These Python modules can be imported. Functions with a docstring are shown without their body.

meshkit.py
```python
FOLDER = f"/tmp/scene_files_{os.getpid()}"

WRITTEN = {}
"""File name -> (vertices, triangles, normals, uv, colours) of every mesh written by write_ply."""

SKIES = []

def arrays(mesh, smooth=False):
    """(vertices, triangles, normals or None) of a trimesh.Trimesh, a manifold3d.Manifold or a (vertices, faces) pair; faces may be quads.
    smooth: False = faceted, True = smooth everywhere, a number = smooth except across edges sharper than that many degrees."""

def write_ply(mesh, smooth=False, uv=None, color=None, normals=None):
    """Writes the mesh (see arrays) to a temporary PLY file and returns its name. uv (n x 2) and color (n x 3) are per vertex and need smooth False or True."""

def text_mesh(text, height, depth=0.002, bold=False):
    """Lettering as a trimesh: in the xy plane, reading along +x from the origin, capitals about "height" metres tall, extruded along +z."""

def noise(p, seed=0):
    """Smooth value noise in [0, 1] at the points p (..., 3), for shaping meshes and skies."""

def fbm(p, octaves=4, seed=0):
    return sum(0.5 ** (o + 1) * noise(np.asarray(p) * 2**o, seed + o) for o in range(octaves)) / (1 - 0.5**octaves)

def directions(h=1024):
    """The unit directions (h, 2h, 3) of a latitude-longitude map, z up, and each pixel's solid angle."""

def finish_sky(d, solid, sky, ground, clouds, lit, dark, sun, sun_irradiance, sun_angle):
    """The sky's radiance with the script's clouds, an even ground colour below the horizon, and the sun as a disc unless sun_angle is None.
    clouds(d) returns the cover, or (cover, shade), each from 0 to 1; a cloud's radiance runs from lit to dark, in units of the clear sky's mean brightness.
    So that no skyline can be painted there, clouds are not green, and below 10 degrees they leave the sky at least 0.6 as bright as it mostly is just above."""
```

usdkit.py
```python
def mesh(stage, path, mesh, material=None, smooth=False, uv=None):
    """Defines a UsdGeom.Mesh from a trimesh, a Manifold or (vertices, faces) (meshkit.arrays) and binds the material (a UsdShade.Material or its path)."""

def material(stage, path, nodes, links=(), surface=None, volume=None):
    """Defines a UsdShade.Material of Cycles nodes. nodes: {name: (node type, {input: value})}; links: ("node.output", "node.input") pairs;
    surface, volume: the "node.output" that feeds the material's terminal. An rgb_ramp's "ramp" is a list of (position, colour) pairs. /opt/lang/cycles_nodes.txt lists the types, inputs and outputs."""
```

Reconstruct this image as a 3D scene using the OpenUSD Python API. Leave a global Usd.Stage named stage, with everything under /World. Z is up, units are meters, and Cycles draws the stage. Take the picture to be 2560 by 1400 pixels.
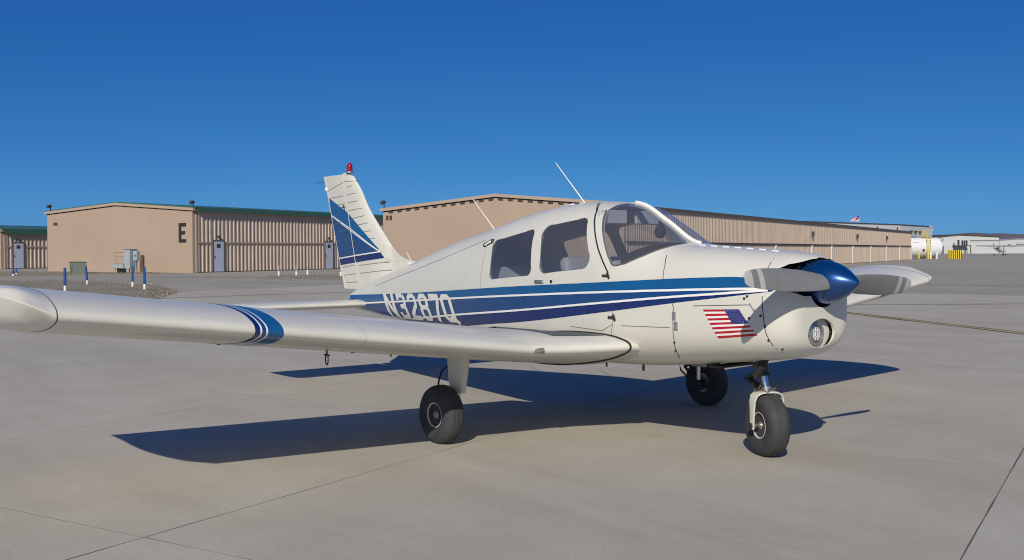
import math, random
import numpy as np
import trimesh, manifold3d as m3
from shapely.geometry import Polygon, LineString, Point, box as sbox
from shapely.ops import unary_union
from scipy.interpolate import PchipInterpolator as PC
from pxr import Usd, UsdGeom, UsdLux, UsdShade, Sdf, Gf, Vt
import usdkit, meshkit

stage = Usd.Stage.CreateInMemory()
UsdGeom.SetStageUpAxis(stage, UsdGeom.Tokens.z)
UsdGeom.SetStageMetersPerUnit(stage, 1.0)
UsdGeom.Xform.Define(stage, '/World')
stage.SetDefaultPrim(stage.GetPrimAtPath('/World'))
UsdGeom.Scope.Define(stage, '/World/Looks')
random.seed(7); RNG = np.random.default_rng(7)

# ------------------------------------------------------------------ camera, sky, sun, exposure
CAM = np.array([6.4258, -5.9985, 1.4584]); YAW = math.radians(141.078); PITCH = math.radians(-1.6653); ROLL = math.radians(-0.1)
FPX = 2603.2
fw = np.array([math.cos(YAW)*math.cos(PITCH), math.sin(YAW)*math.cos(PITCH), math.sin(PITCH)])
rt = np.array([math.sin(YAW), -math.cos(YAW), 0.0]); upv = np.cross(rt, fw)
r2 = rt*math.cos(ROLL)+upv*math.sin(ROLL); u2 = -rt*math.sin(ROLL)+upv*math.cos(ROLL)
cam = UsdGeom.Camera.Define(stage, '/World/camera')
M = Gf.Matrix4d(1.0)
for i, v in enumerate((r2, u2, -fw, CAM)):
    M.SetRow(i, Gf.Vec4d(*map(float, v), 1.0 if i == 3 else 0.0))
cam.AddTransformOp().Set(M)
cam.CreateHorizontalApertureAttr(36.0); cam.CreateVerticalApertureAttr(36.0*560/1024)
cam.CreateFocalLengthAttr(36.0*FPX/2560); cam.CreateClippingRangeAttr(Gf.Vec2f(0.1, 20000))
cam.CreateExposureAttr(0.0)
SUN = np.array([1.0, -1.19, 0.97]); SUN = SUN/np.linalg.norm(SUN)
SUN_EL = math.asin(SUN[2]); SUN_ROT = math.atan2(SUN[0], SUN[1])
dome = UsdLux.DomeLight.Define(stage, '/World/sky')
skymat = usdkit.material(stage, '/World/Looks/sky_material', {
    'sky': ('sky_texture', {'sky_type': 'single_scattering', 'sun_disc': False, 'sun_elevation': SUN_EL, 'sun_rotation': SUN_ROT,
                            'altitude': 1200.0, 'air_density': 0.3, 'aerosol_density': 1.6, 'ozone_density': 10.0}),
    'sep': ('separate_color', {}), 'com': ('combine_color', {}),
    'pr': ('math', {'math_type': 'power', 'value2': 1.3}), 'pg': ('math', {'math_type': 'power', 'value2': 0.8}), 'pb': ('math', {'math_type': 'power', 'value2': 0.45}),
    'mr': ('math', {'math_type': 'multiply', 'value2': 0.78}), 'mg': ('math', {'math_type': 'multiply', 'value2': 1.52}), 'mb': ('math', {'math_type': 'multiply', 'value2': 3.1}),
    'bg': ('background_shader', {'strength': 0.08})},
    [('sky.color', 'sep.color'), ('sep.r', 'pr.value1'), ('sep.g', 'pg.value1'), ('sep.b', 'pb.value1'), ('pr.value', 'mr.value1'), ('pg.value', 'mg.value1'), ('pb.value', 'mb.value1'),
     ('mr.value', 'com.r'), ('mg.value', 'com.g'), ('mb.value', 'com.b'), ('com.color', 'bg.color')], surface='bg.background')
UsdShade.MaterialBindingAPI.Apply(dome.GetPrim()).Bind(skymat)
dome.GetPrim().SetCustomDataByKey('kind', 'structure'); dome.GetPrim().SetCustomDataByKey('label', 'clear deep blue sky paling towards the horizon')
sun = UsdLux.DistantLight.Define(stage, '/World/sun')
sun.CreateNormalizeAttr(True); sun.CreateIntensityAttr(1.02); sun.CreateAngleAttr(0.53); sun.CreateColorAttr(Gf.Vec3f(1.0, 0.935, 0.82))
zax = SUN; xax = np.cross([0, 0, 1.0], zax); xax /= np.linalg.norm(xax); yax = np.cross(zax, xax)
MS = Gf.Matrix4d(1.0)
for i, v in enumerate((xax, yax, zax)):
    MS.SetRow(i, Gf.Vec4d(*map(float, v), 0.0))
sun.AddTransformOp().Set(MS)

# ------------------------------------------------------------------ helpers
COUNT = {}
def numbered(parent, name):
    k = COUNT.get((parent, name), 0); COUNT[(parent, name)] = k+1
    return f'{parent}/{name}' if k == 0 else f'{parent}/{name}_{k:03d}'
def path_of(p):
    return '/World' if p is None else (p if isinstance(p, str) else str(p.GetPath()))
def tag(p, label=None, cat=None, group=None, kind=None):
    p = p.GetPrim() if hasattr(p, 'GetPrim') else p
    for k, v in (('label', label), ('category', cat), ('group', group), ('kind', kind)):
        if v: p.SetCustomDataByKey(k, v)
    return p
def thing(name, loc=(0, 0, 0), rotz=0.0, label=None, cat=None, group=None, kind=None):
    x = UsdGeom.Xform.Define(stage, numbered('/World', name))
    x.AddTranslateOp().Set(Gf.Vec3d(*map(float, loc)))
    x.AddRotateZOp().Set(math.degrees(rotz))
    return tag(x, label, cat, group, kind)
def obj(name, mesh, mat, parent=None, smooth=False, label=None, cat=None, group=None, kind=None):
    if isinstance(mesh, list): mesh = cat_(mesh)
    m = usdkit.mesh(stage, numbered(path_of(parent), name), mesh, mat, smooth=smooth)
    return tag(m, label, cat, group, kind)
def copy_of(src, name, loc, rotz, label, group=None):
    x = UsdGeom.Xform.Define(stage, numbered('/World', name))
    x.AddTranslateOp().Set(Gf.Vec3d(*map(float, loc))); x.AddRotateZOp().Set(math.degrees(rotz))
    p = x.GetPrim(); p.GetReferences().AddInternalReference(src.GetPath()); p.SetInstanceable(True)
    return tag(p, label, src.GetCustomDataByKey('category'), group or src.GetCustomDataByKey('group'))

def TM(v, f): return trimesh.Trimesh(np.asarray(v, float), np.asarray(f), process=False)
def quads(f): f = np.asarray(f); return np.vstack([f[:, [0, 1, 2]], f[:, [0, 2, 3]]])
def cat_(ms): return trimesh.util.concatenate([as_tm(m) for m in ms])
def as_tm(m):
    if hasattr(m, 'to_mesh'):
        q = m.to_mesh(); return TM(q.vert_properties[:, :3], q.tri_verts)
    if isinstance(m, tuple): v, f, _ = meshkit.arrays(m); return TM(v, f)
    return m
def man(m):
    m = as_tm(m)
    return m3.Manifold(m3.Mesh(np.asarray(m.vertices, np.float32), np.asarray(m.faces, np.uint32)))
def bx(x0, x1, y0, y1, z0, z1, bev=0.0):
    """box; bev chamfers its edges"""
    lo, hi = np.minimum((x0, y0, z0), (x1, y1, z1)), np.maximum((x0, y0, z0), (x1, y1, z1))
    if bev <= 0:
        b = trimesh.creation.box(hi-lo); b.apply_translation((lo+hi)/2); return b
    pts = []
    for sx in (0, 1):
        for sy in (0, 1):
            for sz in (0, 1):
                c = np.where([sx, sy, sz], hi, lo); s = np.where([sx, sy, sz], -1, 1)*bev
                for k in range(3):
                    q = c+s; q[k] = c[k]; pts.append(q)
    return trimesh.convex.convex_hull(np.array(pts))
def cyl(p, q, r, r1=None, n=14):
    p, q = np.asarray(p, float), np.asarray(q, float); r1 = r if r1 is None else r1
    d = q-p; d /= np.linalg.norm(d)
    a = np.cross(d, [0, 0, 1.0] if abs(d[2]) < .9 else [1.0, 0, 0]); a /= np.linalg.norm(a); b = np.cross(d, a)
    t = np.arange(n)*2*math.pi/n
    ring = np.cos(t)[:, None]*a+np.sin(t)[:, None]*b
    v = np.vstack([p+ring*r, q+ring*r1, [p], [q]]); i = np.arange(n); j = (i+1) % n
    f = np.vstack([quads(np.stack([i, j, j+n, i+n], 1)), np.stack([j, i, np.full(n, 2*n)], 1), np.stack([i+n, j+n, np.full(n, 2*n+1)], 1)])
    return TM(v, f)
def tube(pts, r, n=8):
    pts = np.asarray(pts, float); r = np.broadcast_to(r, (len(pts),))
    t = np.gradient(pts, axis=0); t /= np.linalg.norm(t, axis=1, keepdims=True)+1e-12
    ref = np.array([0, 0, 1.0]) if abs(t[:, 2]).mean() < .8 else np.array([1.0, 0, 0])
    a = np.cross(t, ref); a /= np.linalg.norm(a, axis=1, keepdims=True)+1e-12; b = np.cross(t, a)
    g = np.arange(n)*2*math.pi/n
    v = pts[:, None]+r[:, None, None]*(np.cos(g)[None, :, None]*a[:, None]+np.sin(g)[None, :, None]*b[:, None])
    return skin(v, True)
def skin(rings, cap=True, closed=True):
    """rings (S, N, 3) -> lofted mesh"""
    R = np.asarray(rings, float); S, N = R.shape[:2]
    i, j = np.meshgrid(np.arange(S-1), np.arange(N if closed else N-1), indexing='ij')
    k = (j+1) % N
    f = quads(np.stack([i*N+j, i*N+k, (i+1)*N+k, (i+1)*N+j], -1).reshape(-1, 4))
    v = R.reshape(-1, 3)
    if cap and closed:
        v = np.vstack([v, R[0].mean(0), R[-1].mean(0)]); a = np.arange(N); b = (a+1) % N
        f = np.vstack([f, np.stack([b, a, np.full(N, S*N)], 1), np.stack([(S-1)*N+a, (S-1)*N+b, np.full(N, S*N+1)], 1)])
    m = TM(v, f)
    if cap and closed and m.volume < 0: m.invert()
    return m
def lathe(profile, axis_p, axis_d, n=40):
    """profile [(r, h)] about the axis through axis_p along axis_d"""
    d = np.asarray(axis_d, float); d /= np.linalg.norm(d)
    a = np.cross(d, [0, 0, 1.0] if abs(d[2]) < .9 else [1.0, 0, 0]); a /= np.linalg.norm(a); b = np.cross(d, a)
    g = np.arange(n)*2*math.pi/n; ring = np.cos(g)[:, None]*a+np.sin(g)[:, None]*b
    R = [np.asarray(axis_p)+d*h+ring*max(r, 1e-4) for r, h in profile]
    return skin(R, True)
def tri_poly(poly, size=None):
    """flat triangulation of a shapely polygon, optionally cut to a grid of about SIZE"""
    out = []
    for g in getattr(poly, 'geoms', [poly]):
        if g.geom_type != 'Polygon' or g.area < 1e-9: continue
        cells = [g]
        if size:
            x0, y0, x1, y1 = g.bounds; cells = []
            xs = np.linspace(x0, x1, max(2, int(math.ceil((x1-x0)/size))+1)); ys = np.linspace(y0, y1, max(2, int(math.ceil((y1-y0)/size))+1))
            for a0, a1 in zip(xs[:-1], xs[1:]):
                col = g.intersection(sbox(a0, y0, a1, y1))
                if col.is_empty: continue
                for b0, b1 in zip(ys[:-1], ys[1:]):
                    c = col.intersection(sbox(a0, b0, a1, b1))
                    cells += [q for q in getattr(c, 'geoms', [c]) if q.geom_type == 'Polygon' and q.area > 1e-10]
        for c in cells:
            v, f = trimesh.creation.triangulate_polygon(c, engine='earcut'); out.append(TM(np.c_[v, np.zeros(len(v))], f))
    m = trimesh.util.concatenate(out)
    m.merge_vertices(); return m
def drape(poly, fn, size=None, facing=None):
    """polygon (a, b) -> surface points fn(a, b); facing: reference direction that the faces should look in"""
    m = tri_poly(poly, size); v = fn(m.vertices[:, 0], m.vertices[:, 1]); m = TM(v, m.faces)
    if facing is not None and (m.face_normals*np.asarray(facing)).sum(1).mean() < 0: m.invert()
    return m
def extr(poly, h, to):
    """extrude a polygon by h, then map its (a, b, c) columns by the 4x3 affine TO = (A, B, C, origin)"""
    ms = [trimesh.creation.extrude_polygon(g, h, engine='earcut') for g in getattr(poly, 'geoms', [poly])]
    m = trimesh.util.concatenate(ms); A, B, C, o = (np.asarray(q, float) for q in to)
    v = m.vertices; m = TM(o+v[:, :1]*A+v[:, 1:2]*B+v[:, 2:]*C, m.faces)
    if m.volume < 0: m.invert()
    return m
def hull_chain(pts, rs, ref=6):
    """rounded bar through the points"""
    parts = [m3.Manifold.batch_hull([m3.Manifold.sphere(r0, 16).translate(tuple(map(float, p))), m3.Manifold.sphere(r1, 16).translate(tuple(map(float, q)))])
             for p, q, r0, r1 in zip(pts[:-1], pts[1:], rs[:-1], rs[1:])]
    out = parts[0]
    for p in parts[1:]: out = out+p
    return out
def W(px, d, z=0.0):
    """ground position seen d metres ahead, on the photograph's column px (used while laying the site out)"""
    f2 = np.array([math.cos(YAW), math.sin(YAW)]); s2 = np.array([math.sin(YAW), -math.cos(YAW)])
    q = CAM[:2]+d*f2+(px-1280)/FPX*d*s2
    return np.array([q[0], q[1], z])

# ------------------------------------------------------------------ materials
def mat(name, color, rough=0.5, metal=0.0, coat=0.0, var=0.0, scale=3.0, spec=0.5, bump=0.0, bscale=60.0, obj_space=True, dirt=None, **kw):
    """principled paint with a little broad mottling (var) and grain (bump)"""
    nodes = {'p': ('principled_bsdf', {'base_color': color, 'roughness': rough, 'metallic': metal, 'coat_weight': coat, 'specular_ior_level': spec, **kw})}
    links = []
    nodes['t'] = ('texture_coordinate', {})
    src = 't.object'
    if var > 0:
        nodes['n'] = ('noise_texture', {'scale': scale, 'detail': 5.0, 'roughness': 0.6})
        c = np.array(color)
        nodes['r'] = ('rgb_ramp', {'ramp': [(0.25, tuple(np.clip(c*(1-var), 0, 1))), (0.75, tuple(np.clip(c*(1+var), 0, 1)))]})
        links += [(src, 'n.vector'), ('n.fac', 'r.fac'), ('r.color', 'p.base_color')]
    if bump > 0:
        nodes['bn'] = ('noise_texture', {'scale': bscale, 'detail': 3.0})
        nodes['b'] = ('bump', {'strength': 1.0, 'distance': bump})
        links += [(src, 'bn.vector'), ('bn.fac', 'b.height'), ('b.normal', 'p.normal')]
    return usdkit.material(stage, '/World/Looks/'+name, nodes, links, surface='p.BSDF')
WHITE = mat('cream_white_paint', (0.61, 0.592, 0.518), 0.38, coat=0.22, var=0.05, scale=2.2, bump=0.0012, bscale=5.0)
TEAL = mat('teal_blue_paint', (0.008, 0.088, 0.235), 0.3, coat=0.3, var=0.08)
BLUE = mat('mid_blue_paint', (0.010, 0.055, 0.175), 0.3, coat=0.3, var=0.08)
NAVY = mat('navy_blue_paint', (0.008, 0.022, 0.115), 0.3, coat=0.3, var=0.08)
LINEW = mat('white_stripe_paint', (0.78, 0.76, 0.72), 0.35, coat=0.2)
SPINB = mat('glossy_metallic_blue', (0.002, 0.05, 0.19), 0.27, metal=0.5, coat=1.0, coat_roughness=0.06)
PROPG = mat('grey_propeller_paint', (0.19, 0.19, 0.18), 0.45, var=0.08, scale=12)
REGW = mat('registration_cream', (0.68, 0.66, 0.60), 0.4)
PBAND = mat('pale_grey_tip_paint', (0.42, 0.42, 0.40), 0.5)
BLACK = mat('black_rubber', (0.018, 0.018, 0.019), 0.7, bump=0.0006, bscale=200)
TYRE = mat('tyre_rubber', (0.040, 0.041, 0.044), 0.78, var=0.35, scale=9, bump=0.0008, bscale=120)
DARK = mat('near_black_matt', (0.012, 0.012, 0.012), 0.8)
SEAM = mat('panel_gap', (0.07, 0.065, 0.06), 0.8)
CHROME = mat('chrome_strut', (0.62, 0.62, 0.62), 0.22, metal=1.0)
ALU = mat('dull_aluminium', (0.5, 0.49, 0.46), 0.38, metal=0.9, var=0.12, scale=20)
IRON = mat('greasy_dark_metal', (0.05, 0.048, 0.042), 0.5, metal=0.5, var=0.3, scale=25)
RIMP = mat('pale_wheel_paint', (0.52, 0.50, 0.44), 0.45, var=0.2, scale=20)
RED = mat('red_flag_ink', (0.42, 0.012, 0.02), 0.4)
FLAGB = mat('flag_blue_ink', (0.010, 0.016, 0.16), 0.4)
REDL = mat('red_beacon_glass', (0.30, 0.006, 0.006), 0.12, coat=0.6)
LINING = mat('grey_cabin_lining', (0.34, 0.34, 0.35), 0.8, var=0.1)
SEATM = mat('pale_seat_vinyl', (0.42, 0.42, 0.44), 0.55, var=0.06)
WALKM = mat('grey_wing_walk', (0.10, 0.11, 0.115), 0.85, bump=0.001, bscale=300)
def glass_mat(name, tint, rough=0.0, ior=1.5):
    return usdkit.material(stage, '/World/Looks/'+name, {
        'tr': ('transparent_bsdf', {'color': tint}), 'gl': ('glossy_bsdf', {'color': (0.92, 0.92, 0.92), 'roughness': rough}),
        'fr': ('layer_weight', {'blend': 0.5}), 'pw': ('math', {'math_type': 'power', 'value2': 3.5}), 'ma': ('math', {'math_type': 'multiply_add', 'value2': 0.75, 'value3': ior}), 'mx': ('mix_closure', {}), 'df': ('diffuse_bsdf', {'color': (0.55, 0.55, 0.55)}), 'mh': ('mix_closure', {'fac': 0.07})},
        [('mx.closure', 'mh.closure1'), ('df.BSDF', 'mh.closure2'), ('fr.facing', 'pw.value1'), ('pw.value', 'ma.value1'), ('ma.value', 'mx.fac'), ('tr.BSDF', 'mx.closure1'), ('gl.BSDF', 'mx.closure2')], surface='mh.closure')
PANE = glass_mat('cabin_window_glass', (0.70, 0.71, 0.72), 0.0, 0.10)
SHIELD = glass_mat('windshield_glass', (0.80, 0.83, 0.86), 0.0, 0.09)

def ground_mat(name, c0, c1, c2, fine, scale0=0.06, rough=0.9, streak=0.0):
    """weathered concrete or asphalt in world space: broad patches, drifted streaks, fine grain"""
    n = {'g': ('geometry', {}),
         'n0': ('noise_texture', {'scale': scale0, 'detail': 6.0, 'roughness': 0.62}),
         'mp': ('mapping', {'rotation': (0, 0, -0.35), 'scale': (0.25, 1.6, 1.0)}),
         'n1': ('noise_texture', {'scale': 0.55, 'detail': 7.0, 'roughness': 0.65, 'distortion': 0.6}),
         'n2': ('noise_texture', {'scale': 38.0, 'detail': 4.0, 'roughness': 0.7}),
         'n3': ('noise_texture', {'scale': 1.4, 'detail': 6.0, 'roughness': 0.7}),
         'r0': ('rgb_ramp', {'ramp': [(0.32, c0), (0.52, c1), (0.70, c2)]}),
         'r1': ('rgb_ramp', {'ramp': [(0.30, (0.90, 0.89, 0.875)), (0.55, (1.0, 1.0, 1.0)), (0.75, (1.06, 1.06, 1.06))]}),
         'r2': ('rgb_ramp', {'ramp': [(0.25, (1-fine,)*3), (0.75, (1+fine,)*3)]}),
         'r3': ('rgb_ramp', {'ramp': [(0.35, (0.945, 0.94, 0.93)), (0.65, (1.04, 1.04, 1.04))]}),
         'm1': ('mix', {'mix_type': 'multiply', 'fac': 1.0}), 'm2': ('mix', {'mix_type': 'multiply', 'fac': 1.0}), 'm3': ('mix', {'mix_type': 'multiply', 'fac': 1.0}),
         'b': ('bump', {'strength': 0.35, 'distance': 0.004}),
         'p': ('principled_bsdf', {'roughness': rough, 'specular_ior_level': 0.25})}
    l = [('g.position', 'n0.vector'), ('g.position', 'mp.vector'), ('mp.vector', 'n1.vector'), ('g.position', 'n2.vector'), ('g.position', 'n3.vector'),
         ('n0.fac', 'r0.fac'), ('n1.fac', 'r1.fac'), ('n2.fac', 'r2.fac'), ('n3.fac', 'r3.fac'),
         ('r0.color', 'm1.color1'), ('r1.color', 'm1.color2'), ('m1.color', 'm2.color1'), ('r2.color', 'm2.color2'), ('m2.color', 'm3.color1'), ('r3.color', 'm3.color2'),
         ('m3.color', 'p.base_color'), ('n2.fac', 'b.height'), ('b.normal', 'p.normal')]
    return usdkit.material(stage, '/World/Looks/'+name, n, l, surface='p.BSDF')
CONCRETE = ground_mat('weathered_concrete', (0.404, 0.37, 0.306), (0.421, 0.391, 0.326), (0.441, 0.414, 0.35), 0.10)
CONCRETE2 = ground_mat('weathered_concrete_cool', (0.402, 0.373, 0.311), (0.416, 0.391, 0.329), (0.439, 0.417, 0.357), 0.10, 0.09)
CONCRETE3 = ground_mat('weathered_concrete_warm', (0.393, 0.357, 0.291), (0.412, 0.378, 0.312), (0.431, 0.403, 0.337), 0.10, 0.08)
ASPHALT = ground_mat('worn_grey_asphalt', (0.304, 0.281, 0.23), (0.333, 0.311, 0.258), (0.361, 0.34, 0.288), 0.08, 0.03)
DRYFIELD = ground_mat('dry_field', (0.16, 0.14, 0.10), (0.20, 0.17, 0.12), (0.22, 0.19, 0.14), 0.1, 0.01)
TURF = ground_mat('dry_winter_turf', (0.21, 0.18, 0.125), (0.26, 0.23, 0.17), (0.30, 0.275, 0.22), 0.2, 0.35)
JOINT = mat('joint_filler', (0.10, 0.095, 0.088), 0.9)
TAR = mat('tar_crack_seal', (0.04, 0.04, 0.042), 0.75)
YELLOWP = mat('worn_yellow_marking', (0.42, 0.33, 0.12), 0.8, var=0.3, scale=2.0)
TAN = mat('tan_stucco_wall', (0.365, 0.277, 0.208), 0.85, var=0.06, scale=0.25, bump=0.004, bscale=18)
TANC = mat('tan_ribbed_sheet', (0.50, 0.395, 0.305), 0.6, var=0.10, scale=0.6)  # lighter than the stucco: light lost to grazing sun put into the colour
TANT = mat('tan_trim', (0.38, 0.288, 0.216), 0.7, var=0.05)
BROWN = mat('dark_brown_trim', (0.05, 0.042, 0.036), 0.7)
EAVE = mat('brown_metal_roof', (0.11, 0.09, 0.075), 0.6)
GREEN = mat('green_metal_roof', (0.045, 0.125, 0.085), 0.45, var=0.1, scale=0.4)
DOORW = mat('pale_blue_white_door', (0.50, 0.55, 0.66), 0.5)
PWHITE = mat('white_metal_wall', (0.46, 0.47, 0.465), 0.6, var=0.04, scale=0.1)
PALESHED = mat('pale_shed_sheet', (0.58, 0.60, 0.60), 0.6)
PALEPOST = mat('pale_post_paint', (0.60, 0.57, 0.54), 0.6)
SLATE = mat('slate_grey_wing', (0.22, 0.25, 0.26), 0.5)
WINDARK = mat('dark_window_glass', (0.02, 0.028, 0.035), 0.08)
TANKW = mat('white_tank_paint', (0.70, 0.70, 0.70), 0.4, var=0.05, scale=0.8)
YELLOW = mat('safety_yellow', (0.62, 0.47, 0.03), 0.5)
POSTB = mat('blue_post_paint', (0.012, 0.065, 0.27), 0.45, var=0.15, scale=8)
POSTW = mat('white_post_paint', (0.72, 0.72, 0.70), 0.5, var=0.1, scale=12)
CABIN = mat('grey_blue_cabinet', (0.32, 0.37, 0.40), 0.45, var=0.06, scale=2)
ACGREEN = mat('grey_green_box', (0.16, 0.19, 0.155), 0.55, var=0.08, scale=2)
STEEL = mat('galvanised_steel', (0.35, 0.36, 0.37), 0.45, metal=0.6)
HILLM = mat('far_scrub_hill', (0.125, 0.11, 0.115), 0.95, var=0.25, scale=0.02)

# ------------------------------------------------------------------ the ground
A_U = np.array([0.939, 0.344]); A_V = np.array([-0.344, 0.939])
ulines = [-24.6, -21.1, -17.6, -14.1, -10.5, -7.0, -3.5, -0.34, 3.28, 6.8, 10.3, 13.8, 17.3, 20.8]
vlines = [-8.4, -4.30, -0.25, 3.8, 7.85, 11.9, 15.95, 20.0, 24.05, 28.1]
def uv2w(u, v): return np.stack([np.asarray(u)*A_U[0]+np.asarray(v)*A_V[0], np.asarray(u)*A_U[1]+np.asarray(v)*A_V[1]], -1)
hole = Polygon(uv2w([ulines[0], ulines[-1], ulines[-1], ulines[0]], [vlines[0], vlines[0], vlines[-1], vlines[-1]]))
centre = np.array([CAM[0], CAM[1]])
fieldring = Point(0, 0).buffer(5000, 48).difference(Point(-60, 60).buffer(420, 48))
field = obj('dry_field', drape(fieldring, lambda a, b: np.c_[a, b, a*0-0.004]), DRYFIELD, kind='structure', label='dry pale field beyond the airfield, reaching the horizon')
pav = Point(-60, 60).buffer(420.5, 48).difference(hole)
obj('taxiway', drape(pav, lambda a, b: np.c_[a, b, a*0], facing=(0, 0, 1)), ASPHALT, kind='structure', label='worn grey asphalt taxiway between the concrete apron and the hangars')
apron = thing('apron', kind='structure', label='concrete apron of large slabs with dark joints under the parked airplane')
c4 = uv2w([ulines[0], ulines[-1], ulines[-1], ulines[0]], [vlines[0], vlines[0], vlines[-1], vlines[-1]])
obj('joint_filler', TM(np.c_[c4, np.full(4, -0.0007)], [[0, 1, 2], [0, 2, 3]]), JOINT, apron)
def slab(u0, u1, v0, v1, seed):
    """one slab: a sheet with a rolled-down, slightly ragged edge all round the joint"""
    g = 0.0030; rng = np.random.default_rng(seed)
    P = []
    for (a0, b0), (a1, b1) in (((u0, v0), (u1, v0)), ((u1, v0), (u1, v1)), ((u1, v1), (u0, v1)), ((u0, v1), (u0, v0))):
        t = np.arange(14)/14
        P.append(np.stack([a0+(a1-a0)*t, b0+(b1-b0)*t], 1))
    P = np.vstack(P); c = np.array([(u0+u1)/2, (v0+v1)/2])
    h = np.array([(u1-u0)/2, (v1-v0)/2])
    n = len(P)
    jag = rng.random(n)**3*0.005
    def inset(d): return c+np.clip((P-c)/h, -1, 1)*(h-np.asarray(d)[..., None])
    z = [(-0.002, g+jag), (-0.0003, g+jag), (0.0, g+jag)]
    V = [np.c_[uv2w(*inset(d).T), np.full(n, zz)] for zz, d in z]
    v = np.vstack(V+[np.r_[uv2w(*c), 0.0][None]]); i = np.arange(n); j = (i+1) % n
    f = np.vstack([quads(np.stack([i+k*n, j+k*n, j+(k+1)*n, i+(k+1)*n], 1)) for k in range(2)]+[np.stack([i+2*n, j+2*n, np.full(n, 3*n)], 1)])
    return TM(v, f)
k = 0
for a0, a1 in zip(ulines[:-1], ulines[1:]):
    for b0, b1 in zip(vlines[:-1], vlines[1:]):
        obj('slab', slab(a0, a1, b0, b1, k), (CONCRETE, CONCRETE2, CONCRETE, CONCRETE3)[RNG.integers(4)], apron); k += 1
def ribbon(pts, w, z, wob=0.0, seed=0):
    pts = np.asarray(pts, float); ls = LineString(pts); n = max(4, int(ls.length/0.8))
    q = np.array([ls.interpolate(s).coords[0] for s in np.linspace(0, ls.length, n)])
    rng = np.random.default_rng(seed)
    t = np.gradient(q, axis=0); t /= np.linalg.norm(t, axis=1, keepdims=True); nn = np.c_[-t[:, 1], t[:, 0]]
    off = np.convolve(rng.normal(0, wob, n+6), np.ones(7)/7, 'valid')[:n, None] if wob else 0
    ww = (w*(0.75+0.5*rng.random(n)) if wob else np.full(n, w))[:, None]/2
    q = q+nn*off
    v = np.vstack([np.c_[q+nn*ww, np.full(n, z)], np.c_[q-nn*ww, np.full(n, z)]]); i = np.arange(n-1)
    m = TM(v, quads(np.stack([i, i+n, i+1+n, i+1], 1)))
    if m.face_normals[:, 2].mean() < 0: m.invert()
    return m
# taxi marking and tar-sealed cracks at the right and across the taxiway
marks = thing('taxiway_marking', kind='structure', label='worn yellow taxi line with black edges at the right of the apron')
yl = [(-30, 26.8), (-7.38, 14.96), (-1.95, 12.1), (16, 2.6)]
obj('yellow_line', ribbon(yl, 0.16, 0.004), YELLOWP, marks)
obj('black_edge', ribbon(np.array(yl)+(0.055, 0.105), 0.05, 0.008, 0.02, 1), TAR, marks)
obj('black_edge', ribbon(np.array(yl)-(0.055, 0.105), 0.05, 0.008, 0.02, 2), TAR, marks)
cracks = thing('crack_sealing', kind='structure', label='thin black tar lines sealing cracks in the grey taxiway')
for s, pts in enumerate([[W(1900, 27)[:2], W(2560, 27.6)[:2], W(3100, 28)[:2]], [W(-100, 52)[:2], W(480, 48)[:2], W(860, 45)[:2], W(1300, 43)[:2]],
                         [W(380, 57)[:2], W(900, 53)[:2]], [W(350, 31)[:2], W(860, 36)[:2], W(1200, 39)[:2]], [W(2100, 44)[:2], W(2700, 40)[:2]], [W(-200, 62)[:2], W(700, 56)[:2]]]):
    obj('tar_line', ribbon(pts, 0.10, 0.004, 0.15, 10+s), TAR, cracks)
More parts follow.
